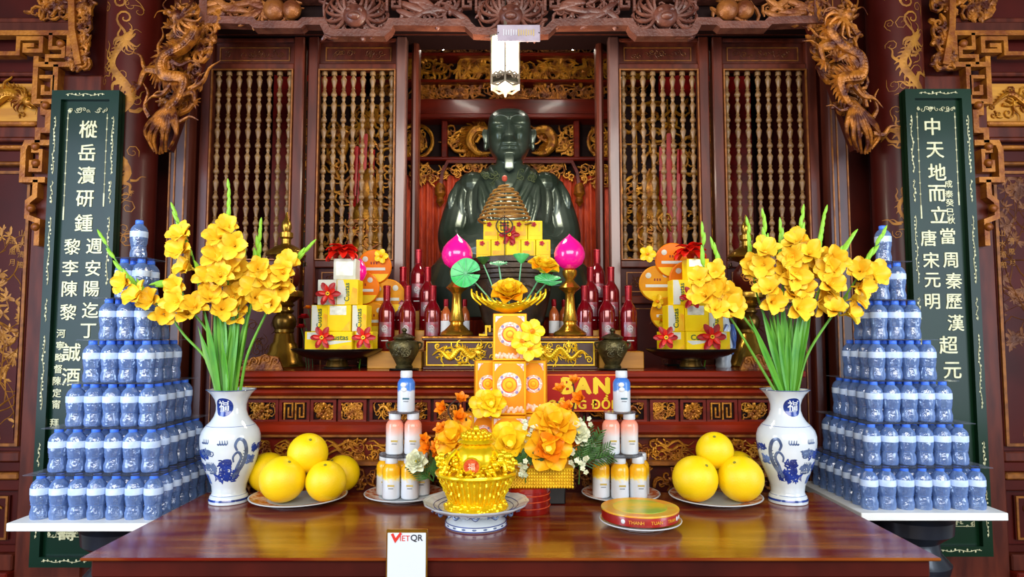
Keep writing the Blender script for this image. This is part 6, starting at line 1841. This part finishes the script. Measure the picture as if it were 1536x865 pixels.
def make_vase(px, label, flip, ch_x):
    t = thing('porcelain_vase', label, 'vase', (xat(px, 752, VD), VD, TZ), 0, 'blue and white flower vases')
    sc = lambda a, i, z: 1 + (.028 * math.cos(a * 9) * max(0, (z - .38) / .022) if z > .38 else 0)
    inner = [(.080, .403), (.064, .385), (.05, .35), (.048, .3)]
    MB().lathe(vprof + inner, 64, rf=sc).obj('body', 'porcelain', t)
    b = MB(); n_ = 72
    b.tube([V((.0845 * (1 + .028 * math.cos(a * 9))) * math.cos(a), (.0845 * (1 + .028 * math.cos(a * 9))) * math.sin(a), .4025) for a in [2 * PI * k / n_ for k in range(n_ + 1)]], .0016, 5)
    b.obj('rim_line', 'cobalt_grey', t)
    MB().lathe([(.0689, .0115), (.0683, .0150), (.0670, .0185)], 64, caps=False).obj('foot_band', 'cobalt', t)
    for z in (.030, .276):
        MB().tube([V((vr(z) + .0004) * math.cos(a), (vr(z) + .0004) * math.sin(a), z) for a in [2 * PI * k / 48 for k in range(49)]], .0009, 4).obj('painted_line', 'cobalt_pale', t)
    s = -1 if flip else 1
    # neck medallion with a white character
    disc = MB(); disc.add([(ch_x * .01 + .030 * math.cos(a) * 1.75, 0, .348 + .030 * math.sin(a)) for a in [2 * PI * k / 28 for k in range(28)]] + [(ch_x * .01, 0, .348)], [(k, (k + 1) % 28, 28) for k in range(28)])
    rings = MB(); rows = []
    for i in range(6):
        q = .05 + .95 * i / 5
        rows.append([(ch_x * .01 + q * .062 * math.cos(a), 0, .343 + q * .033 * math.sin(a)) for a in [2 * PI * k / 28 for k in range(29)]])
    rings.sheet(rows); wrap(rings, .0008).obj('blue_medallion', 'cobalt', t)
    me = text_mesh('福', .040, 'white_paper', .0004, .0004)
    q = MB(); q.v = [(ch_x * .01 + v.co.x * 1.85, v.co.y, v.co.z + .349) for v in me.vertices]; q.f = [tuple(p.vertices) for p in me.polygons]; q.s = [False] * len(q.f)
    wrap(q, .0016).obj('white_character', 'white_paper', t, None, 0)
    q = MB()
    for k in range(5): q.tube([V(ch_x * .01 - .025 + .012 * k, 0, .330), V(ch_x * .01 - .020 + .011 * k, 0, .326), V(ch_x * .01 - .015 + .010 * k, 0, .331)], .0012, 4)
    wrap(q, .0014).obj('wave_pattern', 'white_paper', t)
    # dragon: grey-blue head and coiling body
    q = MB()
    q.tube(catmull([V(s * x, 0, z) for x, z in ((.055, .10), (.085, .14), (.095, .185), (.085, .225), (.066, .235), (.055, .215), (.062, .195))], 7), lambda u: .010 - .006 * u, 6)
    q.tube(catmull([V(s * x, 0, z) for x, z in ((.060, .105), (.068, .14), (.078, .17), (.065, .19), (.05, .175), (.052, .155))], 6), lambda u: .007 - .004 * u, 5)
    for k in range(9):
        q.tube([V(s * (.078 + .002 * k), 0, .12 + .010 * k), V(s * (.070 + .002 * k), 0, .124 + .010 * k)], .0015, 4)
    wrap(q).obj('painted_dragon_body', 'cobalt_grey', t)
    q = MB(); scrolls(q, .09, .04, 26, 8 + flip, .0034, .014); q.v = [(x + s * .035, y, z + .105) for x, y, z in q.v]
    q2 = MB(); scrolls(q2, .045, .05, 16, 18 + flip, .0034, .013); q.join(q2, TR(s * .022, 0, .14))
    for k in range(7): q.tube(catmull([V(s * .01, 0, .10), V(s * (-.01 - .004 * k), 0, .098 + .003 * k), V(s * (-.035 + .003 * k), 0, .085 + .004 * k)], 4), lambda u: .0022 - .0014 * u, 4)
    wrap(q).obj('painted_dragon_head', 'cobalt', t)
    # clouds and flames
    for k, (x, z, w, m) in enumerate(((-.075, .18, .05, 'cobalt'), (-.095, .135, .03, 'cobalt'), (-.04, .135, .04, 'cobalt_grey'), (-.045, .185, .045, 'cobalt_grey'), (-.085, .09, .025, 'cobalt_pale'), (.12, .16, .03, 'cobalt_pale'), (.15, .2, .05, 'cobalt'), (-.15, .15, .05, 'cobalt'), (.2, .15, .05, 'cobalt'))):
        q = MB(); scrolls(q, w * 1.35, .028, 12, 50 + k, .0034, .012); q.v = [(a + s * x, y, b + z) for a, y, b in q.v]
        wrap(q).obj('painted_cloud', m, t)
    for x, z in ((-.055, .225), (.012, .222), (-.045, .145), (-.035, .118)):
        q = MB()
        for k in range(4):
            q.tube(catmull([V(s * (x + .008 * k - .014), 0, z), V(s * (x + .008 * k - .010), 0, z - .004), V(s * (x + .008 * k - .006), 0, z + .001), V(s * (x + .008 * k - .007), 0, z + .011)], 4), lambda u: .003 - .002 * u, 4)
        wrap(q).obj('painted_flame', 'cobalt_grey', t)
    return t
make_vase(343, 'blue and white porcelain dragon vase holding the left gladioli', False, -1)
make_vase(1182, 'blue and white porcelain dragon vase holding the right gladioli', True, 1)

def floret_mesh(seed):
    g = random.Random(seed); mb = MB()
    for k in range(6):
        L = .052 * g.uniform(.9, 1.12); W = .040 * g.uniform(.9, 1.15)
        mb.sheet(petal_rows(L, W, .22, .85, 6, 6, .0032, .5, .28), RZ(2 * PI * k / 6 + g.uniform(-.1, .1)) @ TR(.0035, 0, .012) @ RY((.55 if k % 2 else .38) + g.uniform(-.1, .15)))
    mb.lathe([(.0022, -.012), (.0035, 0), (.006, .016)], 8, caps=False)
    for k in range(3):
        mb.tube([V(0, 0, .005), V(.003 * math.cos(k * 2.1), .003 * math.sin(k * 2.1), .035)], .0012, 4)
    return mb.mesh('floret', 'gladiolus_bloom', 0)
FLOR = [floret_mesh(i) for i in range(4)]
BUD = MB().lathe([(.0015, 0), (.0065, .010), (.0075, .020), (.005, .034), (.001, .044)], 8).mesh('bud', 'bud_green')
YBUD = MB().lathe([(.002, 0), (.008, .012), (.010, .024), (.008, .036), (.002, .046)], 10).mesh('opening_bud', 'gladiolus_bloom')
def blade(L, W, bend, seed):
    rows = []
    for i in range(13):
        t = i / 12; w = W * (.7 + .5 * math.sin(PI * min(1, t * 1.1))) * (1 if t < .55 else max(.02, 1 - ((t - .55) / .45) ** 1.6))
        rows.append([(s * w * .5, -.25 * abs(s) * w - bend * t * t, t * L) for s in (-1, 0, 1)])
    return MB().sheet(rows)
def gladiolus(base, path, blooms, label, group, seed, nleaf=2):
    """path in px from vase mouth to tip, blooms in px"""
    g = random.Random(seed)
    dj = g.uniform(-.05, .05)
    P = [base]
    for i, (px, py) in enumerate(path):
        P.append(at(px, py, VD + dj * (i + 1) / len(path)))
    t = thing('gladiolus', label, 'flower', base, 0, group)
    C = catmull([p - base for p in P], 8)
    MB().tube(C, lambda u: .0058 * (1 - .55 * u), 7).obj('stem', 'stem_green', t)
    tip = C[-1]; dirn = (C[-1] - C[-4]).normalized(); m = len(C)
    for k in range(7):                      # green buds up the tip
        i = m - 1 - int(k * m * .045); q = C[max(0, i)]
        side = Vector((g.choice((-1, 1)) * .35, -.35, 0))
        s = .8 + .1 * k
        link('bud', BUD, t, TR(*q) @ aim(dirn * 1.2 + side * (.25 + .08 * k)) @ SCL(s, s, s * 1.15))
    for k, (px, py) in enumerate(blooms):
        d = VD + dj - .02 - g.uniform(0, .05)
        f = at(px, py, d) - base
        # nearest stem point
        c = min(C, key=lambda q: (q.x - f.x) ** 2 + (q.z - f.z) ** 2)
        off = f - c; face = Vector((off.x * 9 + g.uniform(-.35, .35), -.9 + g.uniform(-.2, .3), off.z * 5 + g.uniform(-.1, .55)))
        s = g.uniform(1.05, 1.32) * (.9 if k == 0 else 1)
        M = TR(*(f - face.normalized() * .03)) @ aim(face, g.uniform(0, 1)) @ SCL(s, s, s)
        link('floret', FLOR[(k + seed) % 4], t, M)
        cp = M @ V(0, 0, -.012)
        MB().tube(catmull([c, c.lerp(cp, .5) + V(0, -.004, -.004), cp], 3), .0028, 5).obj('pedicel', 'bud_green', t)
    for k in range(nleaf):
        q = P[1] - base; ang = math.atan2(q.x, q.z) * g.uniform(.35, .95) + g.uniform(-.10, .10)
        L = g.uniform(.20, .40)
        blade(L, g.uniform(.015, .024), g.uniform(-.02, .03), seed).obj('leaf', 'leaf_green', t, TR((xat(343 if base.x < 0 else 1179, 590, VD) - base.x) * .6 + g.uniform(-.01, .01), -.006 - .004 * k, .004) @ RY(ang) @ RZ(g.uniform(-.5, .5)))
def mouth(px, k, n_):
    a = k / max(1, n_ - 1) - .5
    return V(xat(px, 590, VD) + a * .066, VD - .015 + .03 * ((k * 7) % 5) / 4, TZ + .375)
LEFT = [
 ('stem of orange-yellow gladiolus arching far left over the bottle pyramid', [(310, 540), (276, 502), (242, 456), (202, 432), (154, 358)], [(185, 424), (206, 442), (224, 450), (246, 472)]),
 ('yellow gladiolus with tall green tip second from the left in the left vase', [(318, 520), (300, 440), (289, 384), (262, 318)], [(272, 350), (271, 374), (281, 400)]),
 ('gladiolus with a sideways green tip in the left vase', [(318, 510), (285, 462), (264, 424), (240, 424)], [(262, 428), (265, 452), (281, 468), (292, 458)]),
 ('short gladiolus with pale buds between the left clusters of the left vase', [(335, 500), (318, 440), (300, 404)], [(312, 412), (322, 426), (316, 444), (334, 462)]),
 ('tallest gladiolus in the left vase, tip highest of all', [(345, 490), (341, 400), (343, 284)], [(340, 340), (329, 354), (351, 368), (326, 382), (342, 398), (330, 412)]),
 ('full-bloomed gladiolus low in the middle of the left vase', [(355, 500), (358, 430), (366, 385)], [(356, 402), (366, 426), (350, 444), (358, 462), (350, 474)]),
 ('gladiolus with upright green tip right of centre in the left vase', [(365, 510), (382, 430), (390, 342)], [(388, 402), (396, 416), (380, 430), (386, 446)]),
 ('gladiolus leaning right with long green tip in the left vase', [(372, 530), (404, 460), (428, 410), (463, 370)], [(432, 394), (424, 408), (414, 420), (420, 432), (405, 456)])]
RIGHT = [
 ('gladiolus bending far left over the biscuit tower from the right vase', [(1135, 540), (1098, 480), (1060, 428), (1054, 348)], [(1048, 416), (1066, 430), (1057, 442), (1075, 462)]),
 ('gladiolus second from the left in the right vase', [(1142, 515), (1112, 470), (1085, 424), (1070, 370)], [(1073, 406), (1079, 432), (1092, 446), (1096, 462)]),
 ('gladiolus with slim upright tip left of centre in the right vase', [(1160, 510), (1135, 440), (1122, 340)], [(1137, 402), (1143, 416), (1130, 398)]),
 ('gladiolus with broad green tip before the right candle stand', [(1166, 510), (1152, 420), (1145, 328)], [(1148, 374), (1145, 397), (1153, 432), (1160, 453)]),
 ('gladiolus in the centre of the right vase with a green tip', [(1176, 500), (1174, 420), (1171, 342)], [(1186, 390), (1177, 407), (1192, 416), (1186, 402)]),
 ('gladiolus with the large ruffled bloom highest in the right vase', [(1184, 500), (1196, 410), (1203, 322)], [(1195, 360), (1215, 378), (1188, 384), (1202, 430), (1192, 441), (1199, 462)]),
 ('tall gladiolus right of centre in the right vase', [(1196, 500), (1222, 410), (1237, 322)], [(1231, 390), (1240, 413), (1240, 432), (1232, 455), (1222, 404)]),
 ('gladiolus with slanting green tip behind the tall one of the right vase', [(1206, 500), (1240, 410), (1276, 356)], [(1252, 390), (1243, 402), (1247, 426)]),
 ('gladiolus arching far right towards the bottle pyramid', [(1212, 530), (1256, 462), (1286, 416), (1323, 352)], [(1289, 404), (1311, 412), (1293, 430), (1285, 446), (1276, 469), (1252, 462)])]
for k, (lb, path, bl) in enumerate(LEFT): gladiolus(mouth(343, k, len(LEFT)), path, bl, lb, 'gladioli in the left vase', 10 + k, 3)
for k, (lb, path, bl) in enumerate(RIGHT): gladiolus(mouth(1179, k, len(RIGHT)), path, bl, lb, 'gladioli in the right vase', 40 + k, 3)
